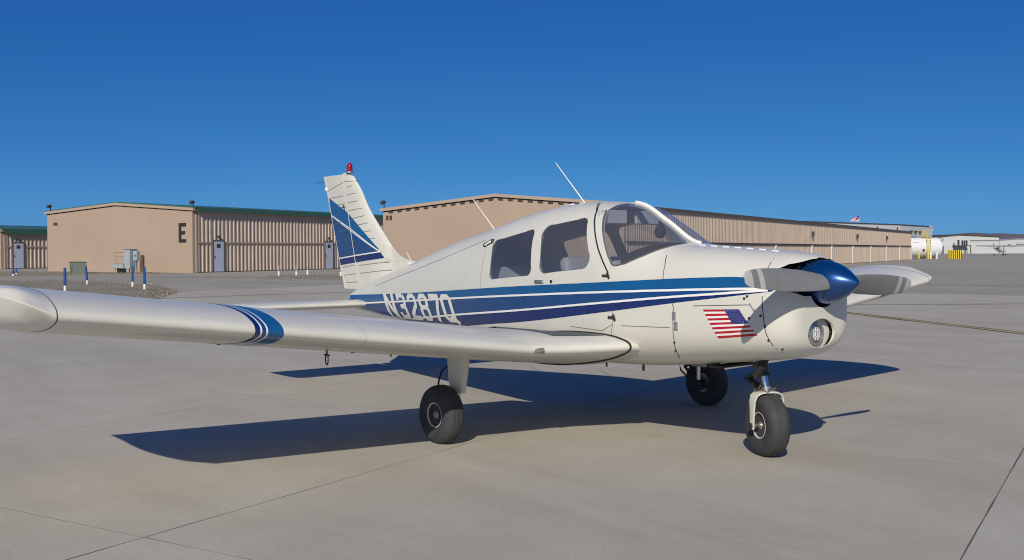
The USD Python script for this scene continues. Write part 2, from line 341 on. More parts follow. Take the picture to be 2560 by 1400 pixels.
# turf islands: low mounds of dry grass
def island(outline, h, seed):
    P = Polygon(outline).buffer(1.0, 8).buffer(-1.0)
    m = tri_poly(P, 1.0); b = P.boundary
    d = np.array([b.distance(Point(x, y)) for x, y in m.vertices[:, :2]])
    z = 0.006+h*np.clip(d/2.5, 0, 1)**0.7*(0.6+0.6*meshkit.noise(np.c_[m.vertices[:, :2]*0.9, d*0], seed))
    m = TM(np.c_[m.vertices[:, :2], z], m.faces)
    if m.face_normals[:, 2].mean() < 0: m.invert()
    return m, P
GRASS = mat('dry_grass_blades', (0.27, 0.225, 0.13), 0.8, var=0.3, scale=1.2)
def tufts(P, n, h, seed):
    rng = np.random.default_rng(seed); x0, y0, x1, y1 = P.bounds; V = []; 
    while len(V) < n:
        x, y = rng.uniform(x0, x1), rng.uniform(y0, y1)
        if P.contains(Point(x, y)): V.append((x, y))
    V = np.array(V); a = rng.uniform(0, 2*math.pi, n); hh = h*(0.4+rng.random(n)); w = 0.035*(0.5+rng.random(n))
    lean = rng.normal(0, 0.4, (n, 2))*hh[:, None]
    p0 = np.c_[V+np.c_[np.cos(a), np.sin(a)]*w[:, None], np.full(n, 0.005)]; p1 = np.c_[V-np.c_[np.cos(a), np.sin(a)]*w[:, None], np.full(n, 0.005)]
    p2 = np.c_[V+lean, hh]
    return TM(np.stack([p0, p1, p2], 1).reshape(-1, 3), np.arange(3*n).reshape(-1, 3))
for s, (name, out, h, lab, n) in enumerate([
    ('turf_island', [W(-500, 33.5)[:2], W(200, 30.5)[:2], W(400, 31.6)[:2], W(452, 37)[:2], W(395, 44)[:2], W(240, 48.5)[:2], W(-500, 50)[:2]], 0.05, 'mown brown turf island with four blue and white posts, left', 5000),
    ('turf_island', [W(640, 54)[:2], W(1000, 50)[:2], W(1350, 49)[:2], W(1350, 60)[:2], W(1000, 62)[:2], W(690, 61)[:2]], 0.05, 'thin brown turf island with small posts behind the tail fin', 2500),
    ('turf_strip', [W(-500, 62)[:2], W(60, 60.5)[:2], W(215, 62.5)[:2], W(470, 66)[:2], W(300, 69.5)[:2], W(120, 72)[:2], W(-500, 72)[:2]], 0.04, 'dry brown turf strip along the foot of the tan end wall', 5000)]):
    m, P = island(out, h, s+3)
    t = thing(name, kind='structure', label=lab)
    obj('turf', m, TURF, t)
    obj('grass_blades', tufts(P, n, 0.05, s), GRASS, t, kind='stuff')

# ------------------------------------------------------------------ hangars
def ribbed(L, z0, z1, pitch=0.36, depth=0.05, seed=0):
    """trapezoid-ribbed sheet in the plane y=0 (outwards is -y), x from 0 to L"""
    rng = np.random.default_rng(seed)
    n = int(L/pitch); xs, ys = [], []
    for i in range(n):
        a = i*L/n; p = L/n; j = rng.normal(0, 0.012)
        xs += [a, a+p*0.50+j, a+p*0.60+j, a+p*0.88+j]; ys += [0, 0, -depth, -depth]
        xs += []; ys += []
    xs.append(L); ys.append(0); xs, ys = np.array(xs), np.array(ys)
    N = len(xs)
    v = np.vstack([np.c_[xs, ys, np.full(N, z0)], np.c_[xs, ys, np.full(N, z1)]]); i = np.arange(N-1)
    f = quads(np.stack([i, i+1, i+1+N, i+N], 1))
    return TM(v, f)
def letter(ch, h, w, s):
    """block letter polygons of stroke s"""
    H = [(0, 0, s, h)]
    if ch == 'E': H += [(s*.98, 0, w, s), (s*.98, h-s, w, h), (s*.98, h/2-s/2, w*.86, h/2+s/2)]
    return unary_union([sbox(*q) for q in H])
def hangar(name, near, ang, wid, length, eave, ridge, label, roofm, letters=None, doors=(), posts=(), ribs_to=None, vents=(), lamps=(), girt=1.95, fascia=0.22, flatfrom=None, dark_girt=False, ov=0.25, lift=0.175, rib=0.05, pitch=0.36):
    """local frame: x along the long side (away from the near corner), y into the building across the end wall; near corner at the origin"""
    t = thing(name, near, ang, label, 'hangar')
    # end wall (x=0 plane, looks along -x), y from 0 to wid
    g = Polygon([(0, -0.3), (wid, -0.3), (wid, eave), (wid/2, ridge), (0, eave)])
    end = extr(g, 0.25, ((0, 1, 0), (0, 0, 1), (1, 0, 0), (0, 0, 0)))
    ew = obj('end_wall', end, TAN, t)
    # gable trim
    def gable(off, dz0, dz1, x0, x1):
        ms = []
        for (ya, za), (yb, zb) in (((-off, eave-off*(ridge-eave)/(wid/2)), (wid/2, ridge)), ((wid/2, ridge), (wid+off, eave-off*(ridge-eave)/(wid/2)))):
            P = Polygon([(ya, za+dz0), (yb, zb+dz0), (yb, zb+dz1), (ya, za+dz1)])
            ms.append(extr(P, x1-x0, ((0, 1, 0), (0, 0, 1), (1, 0, 0), (x0, 0, 0))))
        return cat_(ms)
    obj('gable_trim', gable(0.18, 0.0, 0.17, -0.12, 0.2), TANT, t)
    obj('painted_gable_shadow', gable(0.0, -0.055, -0.003, -0.03, 0.02), BROWN, t)  # solid dark strip, painting the shadow line under the trim
    # roof planes
    rs = (ridge-eave)/(wid/2)
    for sgn in (0, 1):
        y0, y1 = (-ov, wid/2) if sgn == 0 else (wid/2, wid+ov)
        z0, z1 = (eave-ov*rs, ridge) if sgn == 0 else (ridge, eave-ov*rs)
        P = Polygon([(y0, z0+lift), (y1, z1+lift), (y1, z1+lift+.07), (y0, z0+lift+.07)])
        obj('roof_plane', extr(P, length, ((0, 1, 0), (0, 0, 1), (1, 0, 0), (-0.02, 0, 0))), roofm, t)
    obj('fascia', bx(0.22, length, -ov-0.03, -ov+0.02, eave-ov*rs-fascia+lift-.005, eave-ov*rs+lift-.003), roofm, t)
    obj('soffit', bx(0.26, length, -ov+0.02, 0.0, eave-ov*rs-0.04, eave-ov*rs+0.01), BROWN, t)
    obj('back_wall', bx(0.25, length, wid-0.2, wid, -0.3, eave), TAN, t)
    obj('far_end_wall', bx(length-0.25, length-0.01, 0.02, wid-0.2, -0.3, eave), TAN, t)
    # long side: ribbed door sheets, two tiers
    L = length-0.25
    L2 = flatfrom or L
    off = np.array([0.25, 0, 0])
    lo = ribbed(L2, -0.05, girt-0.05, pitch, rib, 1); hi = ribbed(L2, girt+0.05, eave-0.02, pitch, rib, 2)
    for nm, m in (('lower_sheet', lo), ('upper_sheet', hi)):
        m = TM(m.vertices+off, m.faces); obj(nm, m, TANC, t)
    obj('corner_post', bx(0.251, 0.36, -0.075, 0.0, -0.05, eave-0.1), TANT, t)
    obj('girt', bx(0.25, length, -0.085, -0.002, girt-0.05, girt+0.05), BROWN if dark_girt else TANT, t)
    obj('base_gap', bx(0.25, length, -0.065, -0.005, -0.06, 0.05), BROWN, t)
    obj('backing', bx(0.3, length-0.3, 0.16, 0.2, -0.05, eave-0.05), BROWN, t)
    for x in posts:
        obj('door_post', bx(x, x+0.3, -0.12, 0.0, 0, girt-0.06), PALEPOST, t)
    for x, lab in doors:
        d = obj('door', bx(x, x+0.92, -0.10, -0.055, 0.05, 2.05), DOORW, t, label=lab)
        obj('frame', [bx(x-0.09, x-0.005, -0.12, -0.05, 0.0, 2.14), bx(x+0.925, x+1.01, -0.12, -0.05, 0.0, 2.14), bx(x-0.005, x+0.925, -0.12, -0.05, 2.06, 2.14)], mat_frame, d)
        obj('number_plate', bx(x+0.30, x+0.62, -0.112, -0.101, 1.62, 1.88), BROWN, d)
        obj('handle', bx(x+0.06, x+0.10, -0.135, -0.101, 0.98, 1.10), BROWN, d)
        obj('lamp', bx(x+0.4, x+0.55, -0.16, -0.06, 2.28, 2.42), BROWN, t)
    for (y, z, w_, h_) in vents:
        obj('vent', bx(-0.03, -0.003, y, y+w_, z, z+h_), BROWN, t)
    for y in lamps:
        z = eave+0.2+max(0, (wid/2-abs(y-wid/2)))*rs*1.0
        lamp = obj('floodlight', hull_chain([(-0.02, y, z+.34), (-0.22, y, z+.30)], [0.10, 0.125]), BROWN, t, smooth=30)
        obj('bracket', cyl((-0.02, y, z-0.05), (-0.02, y, z+0.32), 0.03), BROWN, lamp)
    return t
mat_frame = mat('brown_door_frame', (0.13, 0.10, 0.085), 0.6)
ANG = YAW-math.pi/2+math.radians(61.5)       # direction of the hangars' long sides
E_near = W(482, 67)
hE = hangar('hangar', E_near, ANG, 14.0, 62, 4.02, 4.50, 'tan hangar with a large black E on its end wall', GREEN,
            doors=[(1.75, None), (13.3, None)], vents=[(12.9, 3.22, 0.42, 0.2)], lamps=[-0.12, 13.6])
obj('wall_letter', extr(letter('E', 1.24, 0.62, 0.2), 0.05, ((0, -1, 0), (0, 0, 1), (-1, 0, 0), (-0.003, 1.17, 1.98))), BLACK, hE)
H_near = W(1560, 54.2)
far_l = W(2277, 140)
ANG2 = math.atan2(*(far_l-H_near)[[1, 0]]); LEN2 = float(np.linalg.norm((far_l-H_near)[:2]))
h2 = hangar('hangar', H_near, ANG2, 15.4, LEN2, 3.74, 4.40, 'long tan hangar running behind the airplane with ribbed doors', EAVE,
            posts=[LEN2*q for q in (0.30, 0.42, 0.5, 0.60, 0.70, 0.80, 0.90)]+[LEN2-0.4], vents=[(14.75, 3.22, 0.16, 0.26), (15.0, 3.22, 0.16, 0.26), (4.4, 2.2, 0.3, 0.2)], lamps=[15.3], girt=1.85, dark_girt=True, fascia=0.06, ov=0.10, lift=0.02, rib=0.032, pitch=0.30)
for q in (0.42, 0.62, 0.8): obj('wall_lamp', bx(LEN2*q, LEN2*q+0.22, -0.25, -0.055, 2.6, 3.0), BROWN, h2)
for i in range(24):
    y_ = 0.4+i*0.62; sg = 1 if y_ < 7.6 else -1
    obj('gutter_dash', extr(Polygon([(y_, 0), (y_+0.3, 0), (y_+0.3, 0.08), (y_, 0.08)]), 0.03, ((0, 1, sg*0.64/7.7), (0, 0, 1), (-1, 0, 0), (-0.035, 0, 3.60 if sg > 0 else 3.60+2*0.64))), BROWN, h2)
D_near = W(3, 82)
hD = hangar('hangar', D_near, ANG, 14.0, 40, 2.95, 3.4, 'hangar with green roof at the far left, partly behind the lettered one', GREEN, doors=[(1.0, None)], girt=1.75, fascia=0.32)

# ------------------------------------------------------------------ things by the hangar wall
def post(loc, label, h=0.72, r=0.075, grp='blue and white marker posts', tilt=0.0, mats=(None, None)):
    t = thing('marker_post', loc, random.uniform(0, 6), label, 'post', grp)
    if tilt: UsdGeom.Xformable(t).AddRotateXOp().Set(tilt)
    obj('white_base', cyl((0, 0, -0.03), (0, 0, h*0.27), r*1.0, n=16), POSTW, t, smooth=30)
    obj('blue_sleeve', lathe([(r*0.98, h*0.272), (r*1.02, h*0.275), (r*1.02, h*0.97), (r*0.8, h), (0.001, h)], (0, 0, 0), (0, 0, 1), 16), POSTB, t, smooth=30)
    return t
post((*W(361, 38.0)[:2], 0), 'nearest tall blue post with white foot, right end of the turf island', 0.86, 0.046)
post((*W(331, 41.0)[:2], 0), 'blue post with white foot in front of the grey electric cabinet', 0.84, 0.045)
post((*W(162, 36.3)[:2], 0), 'tall blue post with white foot rising just above the wing', 0.86, 0.046)
post((*W(218, 43.5)[:2], 0), 'leaning blue post with white foot in front of the green box', 0.80, 0.043, tilt=5)
for px, d, h in ((33, 60, 0.42), (41, 63, 0.40)):
    post((*W(px, d)[:2], 0), 'short blue post with white foot before the left hangar door, ' + ('nearer of two' if px == 33 else 'farther of two'), h, 0.05)
for px, d, lab in ((697, 59.0, 'left of three thin grey-topped posts between hangar doors and tail'), (741, 58.6, 'middle thin grey-topped post between hangar doors and tail'), (769, 62, 'right and shortest thin post of the group by the tail'), (852, 57, 'thin white-footed post almost hidden by the rudder edge')):
    t = thing('guard_post', (*W(px, d)[:2], 0), 0, lab, 'post', 'thin posts near the tail')
    obj('white_base', cyl((0, 0, -0.03), (0, 0, 0.26), 0.06, n=12), POSTW, t, smooth=30)
    obj('grey_sleeve', cyl((0, 0, 0.261), (0, 0, 0.60 if px != 769 else 0.45), 0.05, n=12), STEEL, t, smooth=30)
def wall_frame(px, d):
    """local x to the viewer's right along the end wall, y away from the viewer"""
    return (*W(px, d)[:2], 0), ANG-math.pi/2
loc, rz = wall_frame(195, 64.5)
t = thing('utility_box', loc, rz-0.5, 'grey-green air conditioning box on the turf by the tan wall', 'utility box')
obj('housing', bx(-0.55, 0.55, -0.4, 0.4, -0.05, 0.72, 0.02), ACGREEN, t)
obj('lid', bx(-0.58, 0.58, -0.43, 0.43, 0.72, 0.77), ACGREEN, t)
g = obj('grille', bx(-0.02, 0.48, -0.412, -0.395, 0.1, 0.62), WINDARK, t)
obj('slats', [bx(-0.02, 0.48, -0.425, -0.41, 0.14+0.06*i, 0.16+0.06*i) for i in range(8)], ACGREEN, g)
loc, rz = wall_frame(334, 65.8)
t = thing('electric_cabinet', loc, rz, 'tall grey-blue electric cabinet on legs before the tan wall', 'electric cabinet')
obj('cabinet', bx(-0.32, 0.16, -0.45, 0.15, 0.32, 1.50, 0.015), CABIN, t)
obj('cabinet_cap', bx(-0.34, 0.18, -0.48, 0.17, 1.50, 1.54), STEEL, t)
obj('meter_box', bx(0.24, 0.56, -0.25, 0.05, 0.82, 1.42, 0.012), CABIN, t)
obj('meter_dial', cyl((0.42, -0.26, 1.12), (0.42, -0.25, 1.12), 0.06), IRON, t)
for x in (-0.28, 0.12): obj('leg', bx(x-0.03, x+0.03, -0.1, -0.04, -0.05, 0.32), STEEL, t)
obj('conduit', [cyl((0.60, -0.05, 0), (0.60, -0.05, 1.42), 0.03), cyl((0.3, -0.1, 0), (0.3, -0.1, 0.82), 0.035), cyl((0.45, -0.1, 0), (0.45, -0.1, 0.82), 0.03)], STEEL, t, smooth=30)
obj('conduit_panel', bx(0.72, 0.98, -0.15, 0.0, 0.1, 1.16), mat('rusty_brown_panel', (0.12, 0.075, 0.05), 0.8, var=0.3), t)
loc, rz = wall_frame(302, 66.4)
t = thing('pipe_rack', loc, rz, 'thin steel pipe frame with a low shelf left of the electric cabinet', 'pipe frame')
obj('rail', [cyl((-0.52, 0, 1.33), (0.5, 0, 1.33), 0.02), cyl((-0.32, 0, 1.08), (0.3, 0, 1.08), 0.016), cyl((-0.52, 0, 0.6), (0.5, 0, 0.6), 0.02)], STEEL, t)
for x, z in ((-0.52, 1.33), (-0.32, 1.08), (0.5, 1.33)): obj('upright', cyl((x, 0, -0.05), (x, 0, z), 0.02), STEEL, t)
obj('shelf', bx(-0.5, 0.5, -0.25, 0.2, 0.36, 0.58), CABIN, t)
obj('low_window', bx(-0.32, 0.46, -0.02, 0.06, 0.02, 0.32), WINDARK, t)

# ------------------------------------------------------------------ far right: terminal sheds, tank, barrier, hills
def zat(py, d): return CAM[2]+(624.4-py)/FPX*d
def prism_building(name, pts, z, label, m, cat='building'):
    """closed building over plan points with roof slab; origin at first corner"""
    o = np.array(pts[0]); P = Polygon([tuple(np.array(p)[:2]-o[:2]) for p in pts])
    t = thing(name, (*o[:2], 0), 0, label, cat)
    obj('wall', extr(P, z+0.2, ((1, 0, 0), (0, 1, 0), (0, 0, 1), (0, 0, -0.2))), m, t)
    obj('roof', extr(P.buffer(0.12, join_style=2), 0.14, ((1, 0, 0), (0, 1, 0), (0, 0, 1), (0, 0, z+0.003))), BROWN, t)
    return t, o
a, b, c_ = W(1990, 173), W(2250, 199), W(2327, 216)
back = W(2180, 290)
tA, oA = prism_building('white_shed', [a, b, c_, back], 6.05, 'large pale shed with dark roof edge behind the long hangar', PALESHED)
d = (c_-b); Ld = np.linalg.norm(d[:2]); d = d/Ld; nrm = np.array([d[1], -d[0], 0])
def face_box(o, p0, dirv, nrm, s0, s1, z0, z1, th=0.12):
    q = np.array(p0)-np.array([o[0], o[1], 0])
    return extr(sbox(s0, z0, s1, z1), th, (dirv, (0, 0, 1), nrm, q+nrm*0.004))
obj('dark_doorway', face_box(oA, b, d, nrm, 5, 16, 0, 3.9), WINDARK, tA)
for s in (6, 9, 12): obj('floodlight', face_box(oA, b, d, nrm, s, s+1.2, 4.7, 5.1, 0.3), BROWN, tA)  # small dark boxes in place of unreadable wall marks, no lamps known
d2 = (b-a); d2 = d2/np.linalg.norm(d2[:2]); n2 = np.array([d2[1], -d2[0], 0])
for s in (20, 28, 36): obj('downpipe', face_box(oA, a, d2, n2, s, s+0.25, 2, 5.6, 0.15), BROWN, tA)
# flag behind
fp = W(2147, 215)
t = thing('flagpole', fp, 0, 'flag with red and white stripes drooping above the pale shed roof', 'flag')
obj('pole', cyl((0, 0, 0), (0, 0, 8.5), 0.06, 0.04), PWHITE, t, smooth=30)
s2 = np.array([math.sin(YAW), -math.cos(YAW), 0])
fl = [obj('cloth_stripe', TM([(-s2*(0.05+1.75*u1))+np.array([0, 0, 8.4-0.95*u1**1.1-(1.25-0.95*u1)*w1+0.05]) for w1 in (k/6, (k+1)/6) for u1 in np.linspace(0, 1, 6)],
     quads([[i, i+1, i+7, i+6] for i in range(5)])), RED if k % 2 == 0 else LINEW, t) for k in range(6)]
obj('canton', TM([(-s2*(0.05+0.8*u1))+np.array([0, 0, 8.41-0.95*u1**1.1-(1.25-0.95*u1)*w1+0.05])+0.02*np.array([math.cos(YAW), math.sin(YAW), 0])*-1 for w1 in (0, .5) for u1 in np.linspace(0, 1, 4)], quads([[i, i+1, i+5, i+4] for i in range(3)])), FLAGB, t)
# tank
ta = W(2311, 160)
t = thing('fuel_tank', ta, YAW-math.pi/2+math.radians(8), 'white horizontal fuel tank with yellow ladder beside the long hangar', 'tank')
obj('shell', lathe([(0.001, -3.6), (0.9, -3.5), (1.35, -3.25), (1.5, -2.9), (1.5, 2.0), (1.35, 2.2), (0.9, 2.36), (0.001, 2.4)], (0, 0, 1.72), (1, 0, 0), 40), TANKW, t, smooth=30)
for x in (-2.6, 0.0, 1.4): obj('saddle', bx(x-0.15, x+0.15, -0.9, 0.9, 0, 0.7), STEEL, t)
obj('ladder', [bx(-0.55, -0.47, -1.62, -1.55, 0, 3.3), bx(0.02, 0.10, -1.62, -1.55, 0, 3.3)]+[bx(-0.47, 0.02, -1.61, -1.57, 0.3+0.3*i, 0.35+0.3*i) for i in range(10)], YELLOW, t)
obj('platform', [bx(-0.75, 0.75, -0.8, 0.8, 3.24, 3.32)]+[bx(x-.03, x+.03, y-.03, y+.03, 3.32, 4.25) for x in (-.72, 0, .72) for y in (-.77, .77)]+[bx(-.75, .75, y-.03, y+.03, z, z+.06) for y in (-.77, .77) for z in (3.75, 4.2)]+[bx(x-.03, x+.03, -.77, .77, z, z+.06) for x in (-.72, .72) for z in (3.75, 4.2)], YELLOW, t)
obj('vent_pipe', tube([(1.2, 0, 3.2), (1.2, 0, 4.6), (1.25, 0, 4.9), (1.0, 0, 5.0), (0.8, 0, 4.85)], 0.09), PWHITE, t, smooth=30)
obj('red_mark', bx(-2.7, -1.7, -1.33, -1.26, 2.35, 2.48), RED, t)
obj('end_hatch', cyl((-1.0, -1.6, 1.3), (-1.0, -1.45, 1.3), 0.16), IRON, t)
for px, lab in ((2297, 'yellow bollard at the left foot of the tank ladder'), (2321, 'yellow bollard right of the tank ladder'), (2327, 'white-topped yellow bollard at the tank end'), (2342, 'pale bollard standing past the tank end')):
    t = thing('bollard', (*W(px, 154)[:2], 0), 0, lab, 'bollard', 'bollards guarding the tank')
    obj('shaft', lathe([(0.13, -0.05), (0.13, 1.05), (0.09, 1.14), (0.001, 1.16)], (0, 0, 0), (0, 0, 1), 14), YELLOW if px < 2325 else POSTW, t, smooth=30)
    obj('collar', cyl((0, 0, 0.72), (0, 0, 0.82), 0.136), POSTW, t)
bar = thing('barrier', W(2386.5, 152), YAW-math.pi/2, 'yellow and black slatted barrier on the far ramp', 'barrier')
for i in range(7):
    obj('yellow_slat', bx(-0.93+i*0.28, -0.93+i*0.28+0.145, -0.05, 0.05, 0, 1.3), YELLOW, bar)
obj('black_rail', [bx(-0.98, 1.02, 0.0, 0.04, 0.05, 1.25)], BLACK, bar)
# two-storey office hangar
o0 = W(2338, 330)
tB = thing('office_hangar', o0, YAW-math.pi/2, 'white two-storey office hangar with dark glass tower, far right', 'building')
s_ = 330/FPX
def X(px): return (px-2338)*s_
gB = Polygon([(X(2338), 0), (X(2497), 0), (X(2497), zat(595, 330)), (X(2396), zat(590, 330)), (X(2338), zat(596, 330))])
obj('wall', extr(gB, 30, ((1, 0, 0), (0, 0, 1), (0, 1, 0), (0, 0, 0))), PWHITE, tB)
obj('roof_edge', [extr(Polygon([(X(p0)-.2, zat(y0, 330)+.01), (X(p1)+.2, zat(y1, 330)+.01), (X(p1)+.2, zat(y1, 330)+.3), (X(p0)-.2, zat(y0, 330)+.3)]), 30.6, ((1, 0, 0), (0, 0, 1), (0, 1, 0), (0, -.3, 0))) for p0, y0, p1, y1 in ((2338, 596, 2396, 590), (2396, 590, 2497, 595))], BROWN, tB)
for (p0, p1, y0, y1) in ((2393, 2398, 602, 617), (2403, 2418, 603, 617), (2403, 2418, 622, 635.5), (2383, 2386, 609, 615), (2345, 2353, 622, 634)):
    w_ = obj('window', bx(X(p0), X(p1), -0.06, -0.003, zat(y1, 330), zat(y0, 330)), WINDARK, tB)
    if p1-p0 > 6: obj('mullion', [bx(X(p0+(p1-p0)*q)-.06, X(p0+(p1-p0)*q)+.06, -0.11, -0.061, zat(y1, 330), zat(y0, 330)) for q in (.33, .66)], PWHITE, w_)
obj('door_header', bx(X(2424), X(2496), -0.12, -0.003, zat(604.5, 330), zat(603, 330)), BROWN, tB)
obj('annex', bx(X(2340), X(2396), -6, -0.2, 0, zat(617, 325)), PWHITE, tB)
obj('canopy', [bx(X(2360), X(2400), -8, -6.1, 2.35, 2.6)]+[bx(X(p), X(p)+.2, -8, -7.8, 0, 2.35) for p in (2361, 2366, 2386, 2398)], BROWN, tB)
o1 = W(2498, 345)
tC = thing('pale_shed', o1, YAW-math.pi/2, 'low pale shed with a shallow gable behind the distant airplane', 'building')
gC = Polygon([(0, 0), (24, 0), (24, zat(601, 345)), (6, zat(600, 345)), (0, zat(603, 345))])
obj('wall', extr(gC, 25, ((1, 0, 0), (0, 0, 1), (0, 1, 0), (0, 0, 0))), PWHITE, tC)
obj('roof', [extr(Polygon([(-.2, zat(603, 345)+.01), (6, zat(600, 345)+.01), (6, zat(600, 345)+.25), (-.2, zat(603, 345)+.25)]), 25.5, ((1, 0, 0), (0, 0, 1), (0, 1, 0), (0, -.25, 0))),
             extr(Polygon([(6, zat(600, 345)+.01), (24.2, zat(601, 345)+.01), (24.2, zat(601, 345)+.25), (6, zat(600, 345)+.25)]), 25.5, ((1, 0, 0), (0, 0, 1), (0, 1, 0), (0, -.25, 0)))], STEEL, tC)
obj('door_track', bx(5.5, 24, -0.1, -0.003, 2.9, 3.1), BROWN, tC)
obj('wall_lamp', bx(3.0, 3.5, -0.3, -0.003, 2.5, 3.0), BROWN, tC)
# hills on the horizon
def hills(d, p0, p1, tops, seed, depth=500):
    px = np.linspace(p0, p1, 140); zt = np.interp(px, [q[0] for q in tops], [q[1] for q in tops])
    R = []
    for kk, (dd, f) in enumerate(((0, 0.0), (depth*.3, .5), (depth*.65, .85), (depth, 1.0), (depth*1.4, .6))):
        row = []
        for i, p in enumerate(px):
            q = W(p, d+dd); nz = meshkit.fbm(np.array([p*0.03, kk*1.7, seed]), 4, seed)
            row.append((q[0], q[1], -3+f*(zat(zt[i], d+depth)+3)*(0.93+0.14*nz)))
        R.append(row)
    m = skin(np.array(R), cap=False, closed=False)
    if m.face_normals[:, 2].mean() < 0: m.invert()
    return m
hl = thing('hills', kind='structure', label='low brown scrub hills along the far horizon')
obj('hill', hills(2300, 1500, 4200, [(1500, 596), (2250, 594), (2360, 589), (2440, 583), (2480, 586), (2560, 588), (2800, 586), (3300, 592), (4200, 597)], 5), HILLM, hl, smooth=True)
obj('hill', hills(3000, -1800, 1600, [(-1800, 606), (0, 607), (800, 603), (1600, 600)], 8), HILLM, hl, smooth=True)
# bare trees behind the sheds
TWIG = mat('bare_twigs', (0.10, 0.085, 0.075), 0.9)
def bare_tree(loc, h, seed, label):
    rng = np.random.default_rng(seed); trunk = []; twigs = []
    def grow(p, d, L, r, lev):
        q = p+d*L
        (trunk if lev < 1 else twigs).append(cyl(p, q, r, r*.65, n=6 if lev < 2 else 3))
        if lev >= 4: return
        for _ in range(3 if lev else 5):
            e = d+rng.normal(0, 0.45, 3); e[2] = abs(e[2])*.8+.25; e /= np.linalg.norm(e)
            grow(p+d*L*rng.uniform(.6, 1), e, L*rng.uniform(.6, .8), r*.55, lev+1)
    grow(np.zeros(3), np.array([0, 0, 1.0]), h*.3, h*.02, 0)
    t = thing('bare_tree', loc, 0, label, 'tree', 'bare trees beyond the sheds')
    obj('trunk', trunk, TWIG, t); obj('crown', twigs, TWIG, t)
bare_tree(W(2336, 300), 8.0, 1, 'small bare winter tree between pale shed and office hangar')
bare_tree(W(2349, 420), 8.5, 2, 'faint bare winter tree behind the left end of the office hangar')
# distant high-wing airplane
def small_plane(loc, rz, label):
    t = thing('parked_airplane', loc, rz, label, 'airplane')
    st = [(-4.4, .06, .10, 1.45), (-3, .16, .22, 1.38), (-1.2, .42, .48, 1.32), (0, .55, .62, 1.32), (.9, .55, .60, 1.3), (1.2, .52, .42, 1.15), (2.2, .42, .36, 1.1), (2.5, .2, .2, 1.1)]
    g = np.arange(24)*2*math.pi/24
    obj('fuselage', skin([[(x, w*math.copysign(abs(math.cos(a))**.7, math.cos(a)), z+h*math.copysign(abs(math.sin(a))**.7, math.sin(a))) for a in g] for x, w, h, z in st]), WHITE, t, smooth=40)
    obj('window_band', [bx(-0.9, 0.95, -0.565, 0.565, 1.45, 1.80, .05)], WINDARK, t)
    pf = [(0, 0), (.05, .06), (.3, .1), (.7, .05), (1, 0), (.5, -.03), (.1, -.04)]
    obj('wing', skin([[(0.75-1.55*c1*k2, y, 1.98+.9*abs(y)*.03+z1*2.2*k2) for c1, z1 in pf] for y, k2 in ((-5.0, .7), (-2.5, 1), (2.5, 1), (5.0, .7))]), SLATE, t, smooth=30)
    obj('tailplane', skin([[(-3.5-1.0*c1, y, 1.5+z1*.5) for c1, z1 in pf] for y in (-1.7, 1.7)]), WHITE, t)
    obj('fin', extr(Polygon([(-2.8, 1.5), (-3.7, 1.75), (-4.35, 2.85), (-4.8, 2.85), (-4.5, 1.45)]), .08, ((1, 0, 0), (0, 0, 1), (0, 1, 0), (0, -.04, 0))), WHITE, t)
    for sy in (-1, 1):
        obj('strut', cyl((.3, sy*.5, .85), (.35, sy*2.4, 2.0), .035), WHITE, t)
        lg = obj('gear_leg', cyl((-.1, sy*.4, .8), (-.15, sy*1.15, .22), .04), WHITE, t)
        obj('wheel', cyl((-.15, sy*1.08, .2), (-.15, sy*1.25, .2), .2, n=20), TYRE, lg)
    lg = obj('gear_leg', cyl((1.9, 0, .8), (1.95, 0, .2), .04), WHITE, t); obj('wheel', cyl((1.95, -.07, .18), (1.95, .07, .18), .18, n=20), TYRE, lg)
    obj('propeller', [bx(2.52, 2.56, -.07, .07, .2, 2.0, .01)], IRON, t)
    obj('spinner', lathe([(.16, 2.45), (.12, 2.6), (.001, 2.78)], (0, 0, 1.1), (1, 0, 0), 16), WHITE, t, smooth=30)
small_plane(W(2500, 232), YAW-math.pi-math.radians(8), 'small white high-wing airplane parked far off on the ramp')

# ------------------------------------------------------------------ the airplane
plane = thing('airplane', (0, 0, 0), 0, 'cream low-wing airplane with blue stripes, red beacon and three-wheel gear', 'airplane')
FT = np.array([  # x, top, bottom, half width, height of widest line, fullness
    [-3.90, 0.965, 0.815, 0.040, 0.890, 2.0], [-3.60, 1.075, 0.785, 0.085, 0.915, 2.1], [-2.60, 1.320, 0.715, 0.235, 0.970, 2.2],
    [-1.75, 1.535, 0.655, 0.370, 1.000, 2.3], [-1.15, 1.655, 0.612, 0.450, 1.010, 2.4], [-0.56, 1.775, 0.575, 0.515, 1.010, 2.5],
    [-0.09, 1.840, 0.557, 0.542, 1.010, 2.5], [0.22, 1.853, 0.552, 0.550, 1.010, 2.5], [0.52, 1.838, 0.553, 0.550, 1.010, 2.5],
    [0.66, 1.812, 0.557, 0.549, 1.010, 2.5], [0.92, 1.675, 0.570, 0.542, 1.010, 2.5], [1.24, 1.503, 0.600, 0.520, 1.010, 2.6],
    [1.45, 1.487, 0.625, 0.502, 1.010, 2.7], [1.80, 1.466, 0.668, 0.467, 1.010, 2.7], [2.05, 1.447, 0.700, 0.430, 1.020, 2.6],
    [2.17, 1.434, 0.728, 0.402, 1.030, 2.5], [2.235, 1.424, 0.755, 0.372, 1.040, 2.4], [2.28, 1.410, 0.785, 0.330, 1.050, 2.4],
    [2.308, 1.388, 0.822, 0.280, 1.060, 2.3], [2.320, 1.360, 0.865, 0.225, 1.080, 2.2]])
FF = [PC(FT[:, 0], FT[:, q]) for q in range(1, 6)]
